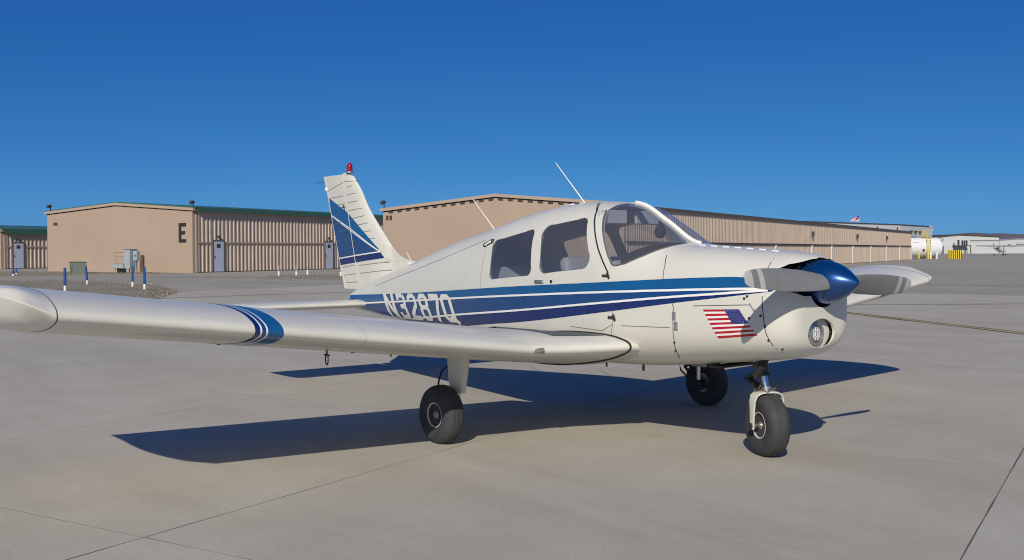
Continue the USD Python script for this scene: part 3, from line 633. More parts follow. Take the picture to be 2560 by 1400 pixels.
def fy(x, z):
    x = np.clip(x, FT[0, 0], FT[-1, 0]); zt, zb, w, zc, n = [f(x) for f in FF]
    top = z >= zc; t = np.where(top, (z-zc)/(zt-zc), (zc-z)/(zc-zb)); e = np.where(top, n, 3.2)
    return w*np.clip(1-np.clip(t, 0, 1)**e, 0, 1)**(1/np.where(top, n, 2.8))
def fus_rings(xs, d=0.0, N=96):
    g = (np.arange(N)+.5)*2*math.pi/N; R = []
    for x in xs:
        zt, zb, w, zc, n = [float(f(x)) for f in FF]; top = np.sin(g) >= 0
        e = np.where(top, n, 3.2); kx = np.where(top, n, 2.8)
        t = np.abs(np.sin(g))**(2/e); yy = np.sign(np.cos(g))*np.abs(np.cos(g))**(2/kx)
        R.append(np.stack([np.full(N, x), yy*max(w-d, .004), zc+np.where(top, t*(zt-d-zc), -t*(zc-zb-d))], 1))
    return np.array(R)
def fus_solid(x0, x1, d=0.0, n=110, N=96):
    xs = x0+(x1-x0)*np.linspace(0, 1, n)
    if x1 > 2.2: xs = np.unique(np.r_[xs[xs < 2.1], np.linspace(2.1, x1, 26)])
    return man(skin(fus_rings(xs, d, N)))
def side_prism(pts, y0, y1, rnd=0.0):
    P = Polygon(pts)
    if rnd: P = P.buffer(-rnd, 12).buffer(rnd, 12)
    return man(extr(P, y1-y0, ((1, 0, 0), (0, 0, 1), (0, 1, 0), (0, y0, 0)))), P
WIN3 = [(-0.762, 1.532), (-0.180, 1.632), (-0.093, 1.250), (-0.695, 1.202)]
WIN2 = [(-0.075, 1.645), (0.41, 1.712), (0.628, 1.322), (0.02, 1.262)]
SHW = [(0.60, 1.95), (0.535, 1.805), (0.535, 1.765), (0.606, 1.655), (0.687, 1.53), (0.769, 1.409), (0.818, 1.350), (0.836, 1.340), (0.862, 1.338), (0.948, 1.356), (1.079, 1.415), (1.165, 1.467), (1.215, 1.496), (1.30, 1.62), (1.10, 1.95)]
def win_prism(pts, rnd, s, grow=0.0, inner=0.06):
    P = Polygon(pts).buffer(-rnd, 12).buffer(rnd+grow, 12)
    y0, y1 = (0.06, 1.0) if s > 0 else (-1.0, -0.06)
    return man(extr(P, y1-y0, ((1, 0, 0), (0, 0, 1), (0, 1, 0), (0, y0, 0))))
def shield_prism(s, grow=0.0, post=0.018):
    P = Polygon(SHW).buffer(-0.012, 8).buffer(0.012+grow, 8)
    y0, y1 = (post, 1.0) if s > 0 else (-1.0, -post)
    return man(extr(P, y1-y0, ((1, 0, 0), (0, 0, 1), (0, 1, 0), (0, y0, 0))))
outer = fus_solid(FT[0, 0], FT[-1, 0]); inner = fus_solid(-3.6, 2.300, 0.011)
cut = m3.Manifold()
for s in (-1, 1):
    cut = cut+win_prism(WIN3, .055, s)+win_prism(WIN2, .075, s)+shield_prism(s)
# air intakes either side of the spinner, and the landing light port under it
intake = Polygon([(-0.362, 1.262), (-0.345, 1.312), (-0.25, 1.360), (-0.11, 1.392), (0, 1.398), (0.11, 1.392), (0.25, 1.360), (0.345, 1.312), (0.362, 1.262), (0.335, 1.185), (0.22, 1.150), (0, 1.148), (-0.22, 1.150), (-0.335, 1.185)]).buffer(-.02, 8).buffer(.02, 8)
intake = intake.union(Point(0, 1.236).buffer(.168, 24))
cut = cut+man(extr(intake, 0.5, ((0, 1, 0), (0, 0, 1), (1, 0, 0), (2.10, 0, 0))))
LL = np.array([2.2, -0.022, 0.895])
ring = Point(0, 0).buffer(1, 24)
llp = Polygon([(LL[1]+.150*a, LL[2]+.100*b) for a, b in ring.exterior.coords])
cut = cut+man(extr(llp, 0.4, ((0, 1, 0), (0, 0, 1), (1, 0, 0), (2.2, 0, 0))))
body = outer-inner-cut
fus = obj('fuselage', body, WHITE, plane, smooth=32)
lin = fus_solid(-1.5, 1.30, 0.016, 60, 64)-fus_solid(-1.47, 1.27, 0.030, 60, 64)
c2 = m3.Manifold()
for s in (-1, 1): c2 = c2+win_prism(WIN3, .055, s, .012)+win_prism(WIN2, .075, s, .012)+shield_prism(s, .012, .03)
obj('cabin_lining', lin-c2, LINING, plane, smooth=32)
eng = fus_solid(1.42, 2.285, 0.024, 40, 64)-man(extr(intake.buffer(.01), .5, ((0, 1, 0), (0, 0, 1), (1, 0, 0), (2.07, 0, 0))))-man(bx(2.10, 2.5, -.17, .15, .77, 1.02))
obj('dark_bay_filler', eng, DARK, plane, smooth=32)  # near-black block, the shade behind the intakes put into its colour
obj('cylinder_head', [bx(2.08, 2.11, s*.13, s*.30, 1.18+.022*i, 1.19+.022*i) for s in (-1, 1) for i in range(7)], DARK, plane)
# window panes: inner skin patches
def pane(P, s, d, nx=0.03):
    def fn(a, b): return np.c_[a, s*np.maximum(fy(a, b)-d, 0.0), b]
    return drape(P, fn, nx, (0, s, 0))
PW3 = Polygon(WIN3).buffer(-.055, 12).buffer(.055+.012, 12); PW2 = Polygon(WIN2).buffer(-.075, 12).buffer(.075+.012, 12)
for s in (-1, 1):
    lab = None
    obj('rear_side_window', pane(PW3, s, .006), PANE, plane, smooth=True)
    obj('front_side_window', pane(PW2, s, .006), PANE, plane, smooth=True)
def shield(s, d=0.006):
    xs = np.linspace(.50, 1.262, 70); R = fus_rings(xs, d, 480); P = Polygon(SHW).buffer(.008)
    m = skin(R, cap=False); c = m.triangles_center
    import shapely
    keep = shapely.contains_xy(P, c[:, 0], c[:, 2]) & (s*c[:, 1] > .010)
    m = TM(m.vertices, m.faces[keep]); m.remove_unreferenced_vertices(); return m
for s in (-1, 1): obj('windshield', shield(s), SHIELD, plane, smooth=True)
# rubber gasket round each pane edge and the post trim
def fus_pt(x, z, s, off): return np.array([x, s*(float(fy(x, z))+off), z])
def fus_strip(pts, w, mat_, name='panel_seam', s=-1, off=0.0012, parent=None, step=0.03):
    L = LineString(pts); P = L.buffer(w/2, cap_style=2, join_style=1)
    m = drape(P, lambda a, b: np.c_[a, s*(fy(a, b)+off), b], step, (0, s, 0))
    return obj(name, m, mat_, parent or plane, smooth=True)
GASK = mat('grey_gasket', (0.11, 0.11, 0.115), 0.6)
for s in (-1, 1):
    for nm, P in (('window_gasket', Polygon(WIN3).buffer(-.055, 12).buffer(.055, 12)), ('window_gasket', Polygon(WIN2).buffer(-.075, 12).buffer(.075, 12))):
        q = np.array(P.exterior.coords); obj(nm, tube([fus_pt(a, b, s, -0.003) for a, b in q], .0045, 6), GASK, plane, smooth=True)
    L = LineString(SHW[2:13]); q = [L.interpolate(t).coords[0] for t in np.linspace(0, L.length, 60)]
    obj('windshield_gasket', tube([fus_pt(a, b, s, -0.001) for a, b in q], .007, 6), GASK, plane, smooth=True)
zc = lambda x: float(FF[0](x))
obj('windshield_post', tube([(x, 0, zc(x)+.003) for x in np.linspace(.575, 1.25, 30)], .017, 8), LINEW, plane, smooth=True)
# ---- livery: stripes lie on the skin
ST_TOP = [(-3.9, .948), (-3.814, .953), (-2.504, 1.017), (-1.595, 1.072), (-.238, 1.158), (.724, 1.212), (1.11, 1.235), (1.461, 1.255), (1.94, 1.272), (2.05, 1.262), (2.16, 1.214)]
W1 = [(-3.9, .846), (-3.683, .862), (-2.504, .936), (-1.593, .997), (-.235, 1.082), (.729, 1.137), (1.48, 1.174), (1.808, 1.188), (2.104, 1.197), (2.18, 1.198)]
W2 = [(-3.9, .60), (-1.371, .858), (-.235, .959), (.732, 1.056), (1.485, 1.13), (1.813, 1.158), (2.132, 1.187), (2.19, 1.191)]
BOT = [(-3.9, .45), (-.882, .798), (-.244, .859), (.732, .983), (1.488, 1.088), (1.815, 1.131), (2.19, 1.182)]
def band(lo, up, x0, x1, off, s, dlo=0.0, dup=0.0, nx=150, nz=8):
    L = np.array(lo); U = np.array(up); xs = np.linspace(x0, x1, nx)
    zl = PC(L[:, 0], L[:, 1])(xs)+dlo; zu = PC(U[:, 0], U[:, 1])(xs)+dup; floor = FF[1](np.clip(xs, -3.9, 2.38))+0.035
    zl, zu = np.maximum(zl, floor), np.maximum(zu, floor+.0005)
    T = np.linspace(0, 1, nz); Z = zl[:, None]*(1-T)+zu[:, None]*T; X = np.repeat(xs[:, None], nz, 1)
    V = np.stack([X, s*(fy(X, Z)+off), Z], -1)
    m = skin(V, cap=False, closed=False)
    if (m.face_normals[:, 1]*s).mean() < 0: m.invert()
    return m
for s in (-1, 1):
    obj('teal_stripe', band(W1, ST_TOP, -3.875, 2.16, .0012, s), TEAL, plane, smooth=True)
    obj('blue_stripe', band(W2, W1, -3.875, 2.18, .0012, s), BLUE, plane, smooth=True)
    obj('navy_stripe', band(BOT, W2, -3.875, 2.19, .0012, s), NAVY, plane, smooth=True)
    obj('white_pinstripe', band(W1, W1, -3.86, 2.15, .0026, s, -.008, .008, nz=3), LINEW, plane, smooth=True)
    obj('white_pinstripe', band(W2, W2, -2.3, 2.16, .0026, s, -.008, .008, nz=3), LINEW, plane, smooth=True)
# ---- registration
SW = 0.050
def glyph(ch, w, h):
    def ln(*p): return LineString(p).buffer(SW/2, cap_style=2, join_style=2)
    a, b, c, d = SW/2, w-SW/2, SW/2, h-SW/2; m = h/2; r = .03
    box_ = lambda z0, z1: LineString([(a, z0+r), (a, z1-r), (a+r, z1), (b-r, z1), (b, z1-r), (b, z0+r), (b-r, z0), (a+r, z0), (a, z0+r)]).buffer(SW/2, join_style=2)
    return {'N': lambda: unary_union([ln((a, 0), (a, h)), ln((b, 0), (b, h)), ln((a, h-.01), (b, .01))]).intersection(sbox(0, 0, w, h)),
            '3': lambda: unary_union([ln((0, d), (b-r, d)), ln((b-r*.9, d), (b, d-r), (b, m+r*.8), (b-r, m), (b, m-r*.8), (b, c+r), (b-r, c), (0, c)), ln((w*.3, m), (b-r*.5, m)), ln((a, d), (a, d-.055)), ln((a, c), (a, c+.055))]),
            '2': lambda: unary_union([ln((a, d-.06), (a, d-r), (a+r, d), (b-r, d), (b, d-r), (b, m+.02), (a, c+.02)), ln((0, c), (w, c))]),
            '8': lambda: unary_union([box_(m, d), box_(c, m)]),
            '7': lambda: unary_union([ln((0, d), (w, d)), ln((b, d), (b, d-.03), (w*.36, 0))]),
            'Q': lambda: unary_union([box_(c, d), ln((w*.55, .07), (w+.02, -.012))])}[ch]()
reg = []; x = 0.0; gw, gh, gap = .19, .30, .064
for ch in 'N3287Q':
    P = glyph(ch, gw, gh); reg.append(P.buffer(0)); 
from shapely import affinity
REGX = [(-2.86, .245), (-2.545, .205), (-2.285, .205), (-2.025, .205), (-1.775, .200), (-1.545, .215)]
for s in (-1, 1):
    for P, ch, (x0, w_) in zip(reg, 'N3287Q', REGX):
        b = affinity.scale(P, w_/gw, 1.0, origin=(0, 0)) if s < 0 else affinity.scale(P, w_/gw, 1.0, origin=(0, 0))
        def put(a, b_, x0=x0, s=s):
            if s < 0: X = x0+a-0.48*(b_-.15)
            else: X = x0+.2-a-0.48*(b_-.15)
            Z = .772+b_*.87+(X+2.0)*.028
            return np.c_[X, s*(fy(X, Z)+.0042), Z]
        obj('registration_letter', drape(b, put, .03, (0, s, 0)), REGW, plane, smooth=True)
# ---- flag on the cowl
FQ = np.array([(1.684, 1.045), (1.966, 1.058), (2.095, .887), (1.799, .852)])   # TL TR BR BL
def flagmap(off, s):
    def fn(a, b):
        t = 1-b; X = (1-a)*(1-t)*FQ[0, 0]+a*(1-t)*FQ[1, 0]+a*t*FQ[2, 0]+(1-a)*t*FQ[3, 0]; Z = (1-a)*(1-t)*FQ[0, 1]+a*(1-t)*FQ[1, 1]+a*t*FQ[2, 1]+(1-a)*t*FQ[3, 1]
        return np.c_[X, s*(fy(X, Z)+off), Z]
    return fn
for s in (-1, 1):
    fl = obj('flag_decal', drape(sbox(0, 0, 1, 1), flagmap(.0012, s), .1, (0, s, 0)), LINEW, plane, smooth=True)
    for i in range(0, 13, 2):
        obj('red_stripe', drape(sbox(0, 1-(i+1)/13, 1, 1-i/13), flagmap(.0024, s), .12, (0, s, 0)), RED, fl, smooth=True)
    obj('blue_canton', drape(sbox(.60, 1-7/13, 1, 1), flagmap(.0038, s), .12, (0, s, 0)), FLAGB, fl, smooth=True)
    star = lambda cx, cy, r: Polygon([(cx+(r if k % 2 == 0 else r*.42)*math.sin(k*math.pi/5)*.62, cy+(r if k % 2 == 0 else r*.42)*math.cos(k*math.pi/5)) for k in range(10)])
    SP = [star(.60+.40*(j+.5+(0 if i % 2 == 0 else .5))/(6.0), 1-(7/13)*(i+.55)/9.1, .017) for i in range(9) for j in range(6 if i % 2 == 0 else 5)]
    obj('stars', cat_([drape(q, flagmap(.005, s), None, (0, s, 0)) for q in SP]), LINEW, fl)
# ---- panel seams, latches, handles
for s in (-1, 1):
    fus_strip([(1.238, 1.42), (1.285, 1.35), (1.314, 1.253), (1.335, 1.2)], .006, SEAM, s=s)
    fus_strip([(1.418, 1.085), (1.433, 1.05), (1.424, .816), (1.40, .71), (1.36, .655)], .006, SEAM, s=s)
    fus_strip([(2.09, 1.425), (2.108, 1.358), (2.116, 1.28)], .005, SEAM, s=s)
    fus_strip([(2.127, 1.15), (2.13, 1.108), (2.152, .911), (2.174, .825), (2.19, .77)], .006, SEAM, s=s)
    fus_strip([(1.60, 1.067), (2.05, 1.090)], .005, SEAM, s=s)
    fus_strip([(-.941, 1.546), (-1.721, 1.363), (-2.59, 1.193), (-3.159, 1.075)], .004, SEAM, s=s)
    fus_strip([(.95, .895), (1.40, .905)], .004, SEAM, s=s)
    fus_strip([(-.84, 1.44), (-.85, 1.25), (-.84, 1.10)], .003, SEAM, s=s)
fus_strip([(.30, 1.848), (.387, 1.805), (.44, 1.765), (.485, 1.704), (.545, 1.624), (.651, 1.469), (.734, 1.363), (.80, 1.283)], .013, BLACK, 'door_seal')
fus_strip([(.857, 1.21), (.862, 1.051), (.864, .90), (.83, .80)], .004, SEAM, 'door_gap')
fus_strip([(.40, .86), (.75, .845), (.86, .90)], .004, SEAM, 'door_gap')
def on_skin(x, z, s=-1, off=0.0): return fus_pt(x, z, s, off)
p = on_skin(0.02, 1.20); obj('door_handle', bx(p[0]-.055, p[0]+.055, p[1]-.016, p[1]+.004, p[2]-.013, p[2]+.013, .006), ALU, plane)
p = on_skin(0.17, 1.205); obj('door_lock', cyl(p+[0, .004, 0], p-[0, .008, 0], .012), IRON, plane)
for x, z in ((.80, 1.262), (.875, .952)):
    p = on_skin(x, z); h = obj('door_hinge', bx(x-.055, x+.012, p[1]-.014, p[1]+.003, z-.009, z+.009, .004), IRON, plane)
    obj('hinge_pin', cyl(p+[.012, 0, -.022], p+[.012, -.02, .022], .009), IRON, h)
p = on_skin(-.846, 1.513); obj('cabin_air_vent', [hull_chain([p+[-.055, .004, -.014], p+[.055, .002, .018]], [.022, .024])], IRON, plane, smooth=30)
obj('vent_lip', hull_chain([p+[-.03, -.02, -.012], p+[.05, -.022, .016]], [.009, .010]), LINEW, plane, smooth=30)
for (x, z) in ((1.44, .99), (1.455, .92)):
    p = on_skin(x, z); obj('cowl_latch', bx(x-.018, x+.018, p[1]-.008, p[1]+.003, z-.03, z+.03, .004), ALU, plane)
for (x, z) in ((1.42, .80), (1.40, .74), (2.16, .86), (2.15, .95), (2.12, 1.02), (2.04, 1.00), (2.21, .80), (2.0, 1.13), (2.02, 1.145)):
    p = on_skin(x, z); obj('fastener', cyl(p+[0, .003, 0], p-[0, .003, 0], .009, n=10), IRON, plane)
p = on_skin(2.06, 1.075); obj('cowl_latch', hull_chain([p+[-.015, 0, .02], p+[.02, 0, -.02]], [.007, .007]), ALU, plane, smooth=30)
# rivet row along the cowl hinge on top
for x in np.arange(1.35, 2.02, .105):
    obj('cowl_hinge', hull_chain([(x, -.12+.03*(x-1.5), zc(x)-.004), (x+.045, -.12+.03*(x-1.5), zc(x+.045)-.004)], [.007, .007]), LINEW, plane, smooth=30)
# ---- landing light
lh = obj('landing_light', lathe([(.001, 0), (.060, .0), (.072, .03), (.078, .05), (.062, .055), (.055, .03), (.001, .028)], (2.235, LL[1]-.004, LL[2]-.004), (1, -.10, 0), 32), ALU, plane, smooth=30)
obj('lens', lathe([(.001, .02), (.050, .018), (.054, .012), (.001, .008)], (2.261, LL[1]-.004, LL[2]-.004), (1, -.10, 0), 28), mat('ribbed_lamp_glass', (0.16, 0.17, 0.20), 0.12, coat=.6), lh, smooth=30)
obj('lens_ribs', [bx(2.280, 2.285, LL[1]-.004+a-.003, LL[1]-.004+a+.003, LL[2]-.004-h, LL[2]-.004+h) for a, h in ((-.03, .03), (-.012, .042), (.012, .042), (.03, .03))]+[bx(2.280, 2.285, LL[1]-.04, LL[1]+.034, LL[2]+q-.007, LL[2]+q) for q in (-.02, .02)], LINEW, lh)
plate = llp.buffer(.012).difference(Point(LL[1]-.004, LL[2]-.004).buffer(.066))
obj('light_surround', extr(plate, .006, ((0, 1, 0), (0, 0, 1), (1, 0, 0), (2.262, 0, 0))), WHITE, plane)
obj('light_bottom', bx(2.14, 2.23, -.12, .12, .79, .805), WHITE, plane)
# ---- spinner and propeller
PX, PZ, PR = 2.400, 1.238, math.radians(-2.4)
sp = [(0.001, -.165), (.138, -.165), (.147, -.155), (.149, -.07), (.144, -.01), (.131, .045), (.108, .095), (.080, .138), (.050, .175), (.023, .203), (.008, .214), (0.001, .2155)]
obj('spinner', lathe(sp, (PX-.03, 0, PZ), (1, 0, 0), 56), SPINB, plane, smooth=35)
obj('spinner_plate', lathe([(.001, -.17), (.150, -.17), (.152, -.175), (.150, -.183), (.001, -.183)], (PX-.03, 0, PZ), (1, 0, 0), 48), ALU, plane, smooth=30)
for a in range(10):
    g = a*math.pi/5+.3; r = .1495
    p = np.array([PX-.03-.12, r*math.cos(g), PZ+r*math.sin(g)]); obj('spinner_screw', m3.Manifold.sphere(.0065, 8).translate(tuple(map(float, p))), ALU, plane)
obj('cowl_notch', bx(2.20, 2.312, .03, .09, 1.03, 1.09, .012), DARK, plane)
# blade: stations r, chord, pitch angle (from the disc plane), thickness
BL = [(.05, .105, 46, .055), (.13, .135, 42, .042), (.20, .150, 38, .032), (.35, .160, 31, .023), (.50, .160, 26, .018), (.65, .150, 22, .014), (.78, .134, 19, .011), (.87, .110, 17, .009), (.92, .080, 16, .007), (.938, .045, 16, .004)]
BS = [PC([q[0] for q in BL], [q[k] for q in BL]) for k in (1, 2, 3)]
def blade_rings(r0, r1, n, off=0.0):
    R = []
    for r in np.linspace(r0, r1, n):
        c, ang, th = [float(f(r)) for f in BS]; ang = math.radians(ang)
        u = np.array([.5, .42, .25, 0, -.25, -.42, -.5, -.42, -.25, 0, .25, .42]); t = np.array([0, .30, .62, .78, .62, .32, 0, -.12, -.22, -.22, -.22, -.15])
        cc = (c+2*off)*u+c*.04; tt = th*t+np.sign(t)*off
        # starboard blade points to -y; chord lies in the disc (z) tilted towards x
        R.append(np.stack([-cc*math.sin(ang)+tt*math.cos(ang), np.full(12, -r), cc*math.cos(ang)+tt*math.sin(ang)], 1))
    return np.array(R)
def place_blade(V, k):
    V = np.asarray(V).copy(); g = PR+(math.pi if k else 0)
    y, z = V[..., 1].copy(), V[..., 2].copy(); V[..., 1] = y*math.cos(g)-z*math.sin(g); V[..., 2] = y*math.sin(g)+z*math.cos(g)
    return V+np.array([PX, 0, PZ])
for k in (0, 1):
    b = obj('propeller_blade', skin(place_blade(blade_rings(.03, .938, 60), k)), PROPG, plane, smooth=50)
    obj('white_band', skin(place_blade(blade_rings(.755, .80, 8, .0012), k)), PBAND, b, smooth=50)
    obj('white_tip', skin(place_blade(blade_rings(.862, .937, 12, .0012), k)), PBAND, b, smooth=50)
# ---- wings
AX = np.array([0, .005, .0125, .025, .05, .1, .2, .3, .4, .5, .6, .7, .8, .9, 1.0])
AT = np.array([0, .0119, .0182, .0245, .0335, .0470, .0620, .0705, .0747, .0725, .0640, .0495, .0325, .0155, .0008])
def camber(x): x = np.clip(x, 1e-6, 1-1e-6); return -.4/(4*math.pi)*((1-x)*np.log(1-x)+x*np.log(x))
ATF = PC(np.sqrt(AX), AT)
def foil(n=40):
    th = np.linspace(0, math.pi, n); x = (1-np.cos(th))/2; t = ATF(np.sqrt(x)); c = camber(x)
    return np.r_[np.c_[x[::-1], (c+t)[::-1]], np.c_[x[1:-1], (c-t)[1:-1]]]     # TE over the top to LE and back below
FO = foil()
INC = math.radians(2.0)
def xle(y): return .79+.29*np.clip((1.30-y)/.75, 0, 1)**1.3
TIP = {-1: (.1180, 4.46, 4.68), 1: (.1345, 4.08, 4.35)}          # dihedral slope, joint and tip of either wing
def zle(y, s=1): return .660+(y-.55)*TIP[s][0]
def tipf(y, s): return np.clip((y-TIP[s][1])/(TIP[s][2]-TIP[s][1]), 0, 1)
def wing_ring(y, off=0.0, F=None, side=1):
    F = FO if F is None else F
    x0 = float(xle(y)); c = x0+.81; u, t = F[:, 0].copy(), F[:, 1].copy(); s = float(tipf(y, side))
    th = 1.6
    zt = np.where(np.arange(len(u)) > len(u)//2, t*1.16, t)*th+.088*(x0-.79)/.29*(1-u)**2.5
    if s > 0:
        f = math.sqrt(max(1-s**4.0, 0)); lift = .085*s**1.2*(1-u)**3.5
        edge = .075*(1-u)**2+.012                                   # the edge line climbs towards the upper skin
        thin = np.clip(u/.14, 0, 1)**(.42*min(1, s*2.2))              # sharper nose towards the tip
        zt = edge*(1-f)+(zt*thin+lift)*f
        a = (.30*s**4 if side < 0 else .30*s**2.6); u = a+(1-a)*u
    N = np.zeros((len(u), 2))
    if off:
        p = np.c_[u*c, zt]; d = np.gradient(p, axis=0); d /= np.linalg.norm(d, axis=1, keepdims=True)+1e-9; N = np.c_[-d[:, 1], d[:, 0]]*-off
    X = u*c+N[:, 0]; Z = zt+N[:, 1]
    return np.stack([x0-X*math.cos(INC)-Z*math.sin(INC)*0, np.full(len(u), y), float(zle(y, side))+Z-X*math.sin(INC)], 1)
def ys_w(s): a, b = TIP[s][1:]; return np.r_[np.linspace(.40, 1.3, 16), np.linspace(1.45, a-.05, 22), a+(b-a)*np.linspace(0, 1, 26)**.8]
def mir(m, s):
    m = m.copy(); 
    if s < 0: m.vertices[:, 1] *= -1; m.invert()
    return m
def wing_band(y0, y1, off, s, n=6):
    n_ = FO.shape[0]; R = np.array([wing_ring(y, off, None, s) for y in np.linspace(y0, y1, n)])
    return skin(np.array(R), cap=False)
def wing_patch(y0, y1, ua, ub, off, s, upper=True, n=14):
    th = np.linspace(ua, ub, 18); t = ATF(np.sqrt(th)); F = np.c_[th, camber(th)+(t if upper else -t)]
    R = []
    for y in np.linspace(y0, y1, n):
        r = wing_ring(y, 0, F, s); r[:, 2] += off if upper else -off; R.append(r)
    m = skin(np.array(R), cap=False, closed=False)
    if m.face_normals[:, 2].mean()*(1 if upper else -1) < 0: m.invert()
    return m
for s in (-1, 1):
    w = obj('wing', mir(skin([wing_ring(y, 0, None, s) for y in ys_w(s)]), s), WHITE, plane, smooth=40)
    for nm, y0, y1, mt in (('teal_band', 3.185, 3.285, TEAL), ('white_line', 3.285, 3.296, LINEW), ('blue_band', 3.296, 3.322, BLUE), ('white_line', 3.322, 3.333, LINEW), ('navy_band', 3.333, 3.366, NAVY)):
        obj(nm, mir(wing_band(y0, y1, .0016, s), s), mt, w, smooth=40)
    obj('tip_joint', mir(wing_band(TIP[s][1]-.006, TIP[s][1], .0012, s), s), SEAM, w, smooth=40)
    obj('skin_seam', mir(wing_band(2.62, 2.623, .0008, s), s), mat('faint_skin_seam%d' % (s+1), (.36, .34, .30), .6), w, smooth=40)
    obj('root_seal', tube([(q[0], s*q[1], q[2]) for q in np.vstack([wing_ring(.565, .002, None, s), wing_ring(.565, .002, None, s)[:1]])], .0085, 8), BLACK, w, smooth=True)
    obj('wing_walk', mir(wing_patch(.60, .98 if s < 0 else .62, .12, .82, .0018, s), s), WALKM if s < 0 else WHITE, w, smooth=True)
    # aileron and flap hinges below, tie-down ring, vent
    for y, lab in ((3.02, 1), (1.95, 1), (1.10, 1)):
        r = wing_ring(y, 0, None, s); te = r[0]; x0 = te[0]+.30; z0 = te[2]-.035
        br = extr(Polygon([(0, 0), (.25, .0), (.25, -.012), (.05, -.055), (0, -.06)]), .018, ((1, 0, 0), (0, 0, 1), (0, s, 0), (x0, s*y, z0)))
        hb = obj('hinge_fairing', br, WHITE, w); obj('hinge_end', bx(x0-.012, x0-.001, s*(y-.004), s*(y+.022), z0-.065, z0-.004), BLACK, hb)
    p = np.array([.30, s*2.63, float(zle(2.63, s))-.125])
    tr = obj('tie_down_ring', tube([p+np.array([.0, .0, -.045])+np.array([.018*math.sin(a), 0, .036*math.cos(a)]) for a in np.linspace(0, 2*math.pi, 24)], .005, 6), IRON, w, smooth=True)
    obj('ring_stem', [cyl(p+[0, 0, .03], p+[0, 0, -.01], .006), bx(p[0]-.03, p[0]+.03, p[1]-.006, p[1]+.006, p[2]-.022, p[2]-.012)], IRON, tr)
    obj('drain_stub', cyl((.25, s*2.1, float(zle(2.1, s))-.07), (.25, s*2.1, float(zle(2.1, s))-.13), .006), IRON, w)
if True:   # cabin air inlet on the starboard leading edge
    yv = 1.20; r0 = np.array([float(xle(yv))-.002, -yv, float(zle(yv, -1))+.002])
    v = m3.Manifold.sphere(1.0, 40).scale((.016, .062, .019)).translate(tuple(map(float, r0+[-.004, 0, 0])))
    iv = obj('leading_edge_inlet', v, mat('inlet_mesh_grey', (.20, .195, .185), .6), plane, smooth=True)
    obj('inlet_rim', tube([r0+np.array([.004, .062*math.cos(a), .019*math.sin(a)]) for a in np.linspace(0, 2*math.pi, 30)], .003, 6), ALU, iv, smooth=True)
# ---- tail surfaces
def sym(n=24, t=.12):
    th = np.linspace(0, math.pi, n); x = (1-np.cos(th))/2; h = t/.2*(.2969*np.sqrt(x)-.126*x-.3516*x**2+.2843*x**3-.1015*x**4)
    return np.r_[np.c_[x[::-1], h[::-1]], np.c_[x[1:-1], -h[1:-1]]]
S12 = sym()
def stab_ring(y, k=1.0):
    f = math.sqrt(max(1-max((y-1.40)/.13, 0)**2.4, 0.0)); c = .76
    return np.stack([-3.39-c*S12[:, 0]-(.16*(1-f))*(1-S12[:, 0]), np.full(len(S12), y), .868+c*S12[:, 1]*max(f, .08)-.01*S12[:, 0]], 1)
ys_s = np.r_[np.linspace(.03, 1.40, 10), np.linspace(1.42, 1.528, 10)]
for s in (-1, 1):
    st = obj('stabilator', mir(skin([stab_ring(y) for y in ys_s]), s), WHITE, plane, smooth=40)
    obj('root_collar', cyl((-3.75, s*.02, .868), (-3.75, s*.11, .868), .05), BLACK, st, smooth=30)
HING = [(-3.668, 1.05), (-3.742, 1.31), (-3.86, 1.615), (-3.955, 1.885), (-4.0, 2.32)]
LEp = [(-2.45, 1.335), (-2.66, 1.345), (-2.80, 1.370), (-2.89, 1.402), (-2.99, 1.46), (-3.083, 1.538), (-3.24, 1.675), (-3.407, 1.824), (-3.54, 1.96), (-3.659, 2.119), (-3.73, 2.19), (-3.788, 2.245), (-3.83, 2.285), (-3.893, 2.305)]
zle_f = PC([q[1] for q in LEp], [q[0] for q in LEp])
def te_f(z): return np.interp(z, [.95, 1.016, 2.035, 2.32, 2.4], [-4.03, -4.049, -4.41, -4.521, -4.55])
def hg_f(z): return np.interp(z, [.95, 1.05, 2.32], [-3.655, -3.668, -4.03])
def fin_half(x, z):
    """half thickness of fin and rudder at (x, z)"""
    z = np.asarray(z, float); l = np.where(z < 2.305, zle_f(np.clip(z, 1.335, 2.305)), -3.893); l = np.minimum(l, -3.30+0*z) if False else l
    l2 = np.minimum(l, -3.05-(z-1.30)*.0)     # dorsal part stays thin
    t = te_f(z); c = np.maximum(l2-t, .3); q = np.clip((l2-x)/c, 0, 1)
    h = .10/.2*(.2969*np.sqrt(q)-.126*q-.3516*q**2+.2843*q**3-.1036*q**4)*c*np.interp(z, [1.0, 2.3], [.95, .9])
    return np.maximum(h, .006)*1.0
def fin_ring(z, a_f, b_f, n=22, ang=True):
    a, b = float(a_f(z)), float(b_f(z)); q = (1-np.cos(np.linspace(0, math.pi, n)))/2; xs = a+(b-a)*q
    h = fin_half(xs, np.full(n, z)); h[0] = min(h[0], .004) if a_f is not hg_f else h[0]; h[-1] = h[-1] if b_f is hg_f else .003
    return np.r_[np.stack([xs, h, np.full(n, z)], 1), np.stack([xs, -h, np.full(n, z)], 1)[::-1]]
zs = np.r_[np.linspace(1.34, 1.55, 10), np.linspace(1.6, 2.2, 16), np.linspace(2.23, 2.303, 6)]
low = np.linspace(.93, 1.335, 6)
finm = skin([fin_ring(z, (lambda z: -2.45-(1.335-z)*.0) if z < 1.335 else zle_f, lambda z: hg_f(z)+.006) for z in np.r_[low, zs]])
fin = obj('fin', finm, WHITE, plane, smooth=40)
rudm = skin([fin_ring(z, lambda z: hg_f(z)-.004, te_f) for z in np.r_[np.linspace(1.02, 2.318, 30)]])
rud = obj('rudder', rudm, WHITE, plane, smooth=40)
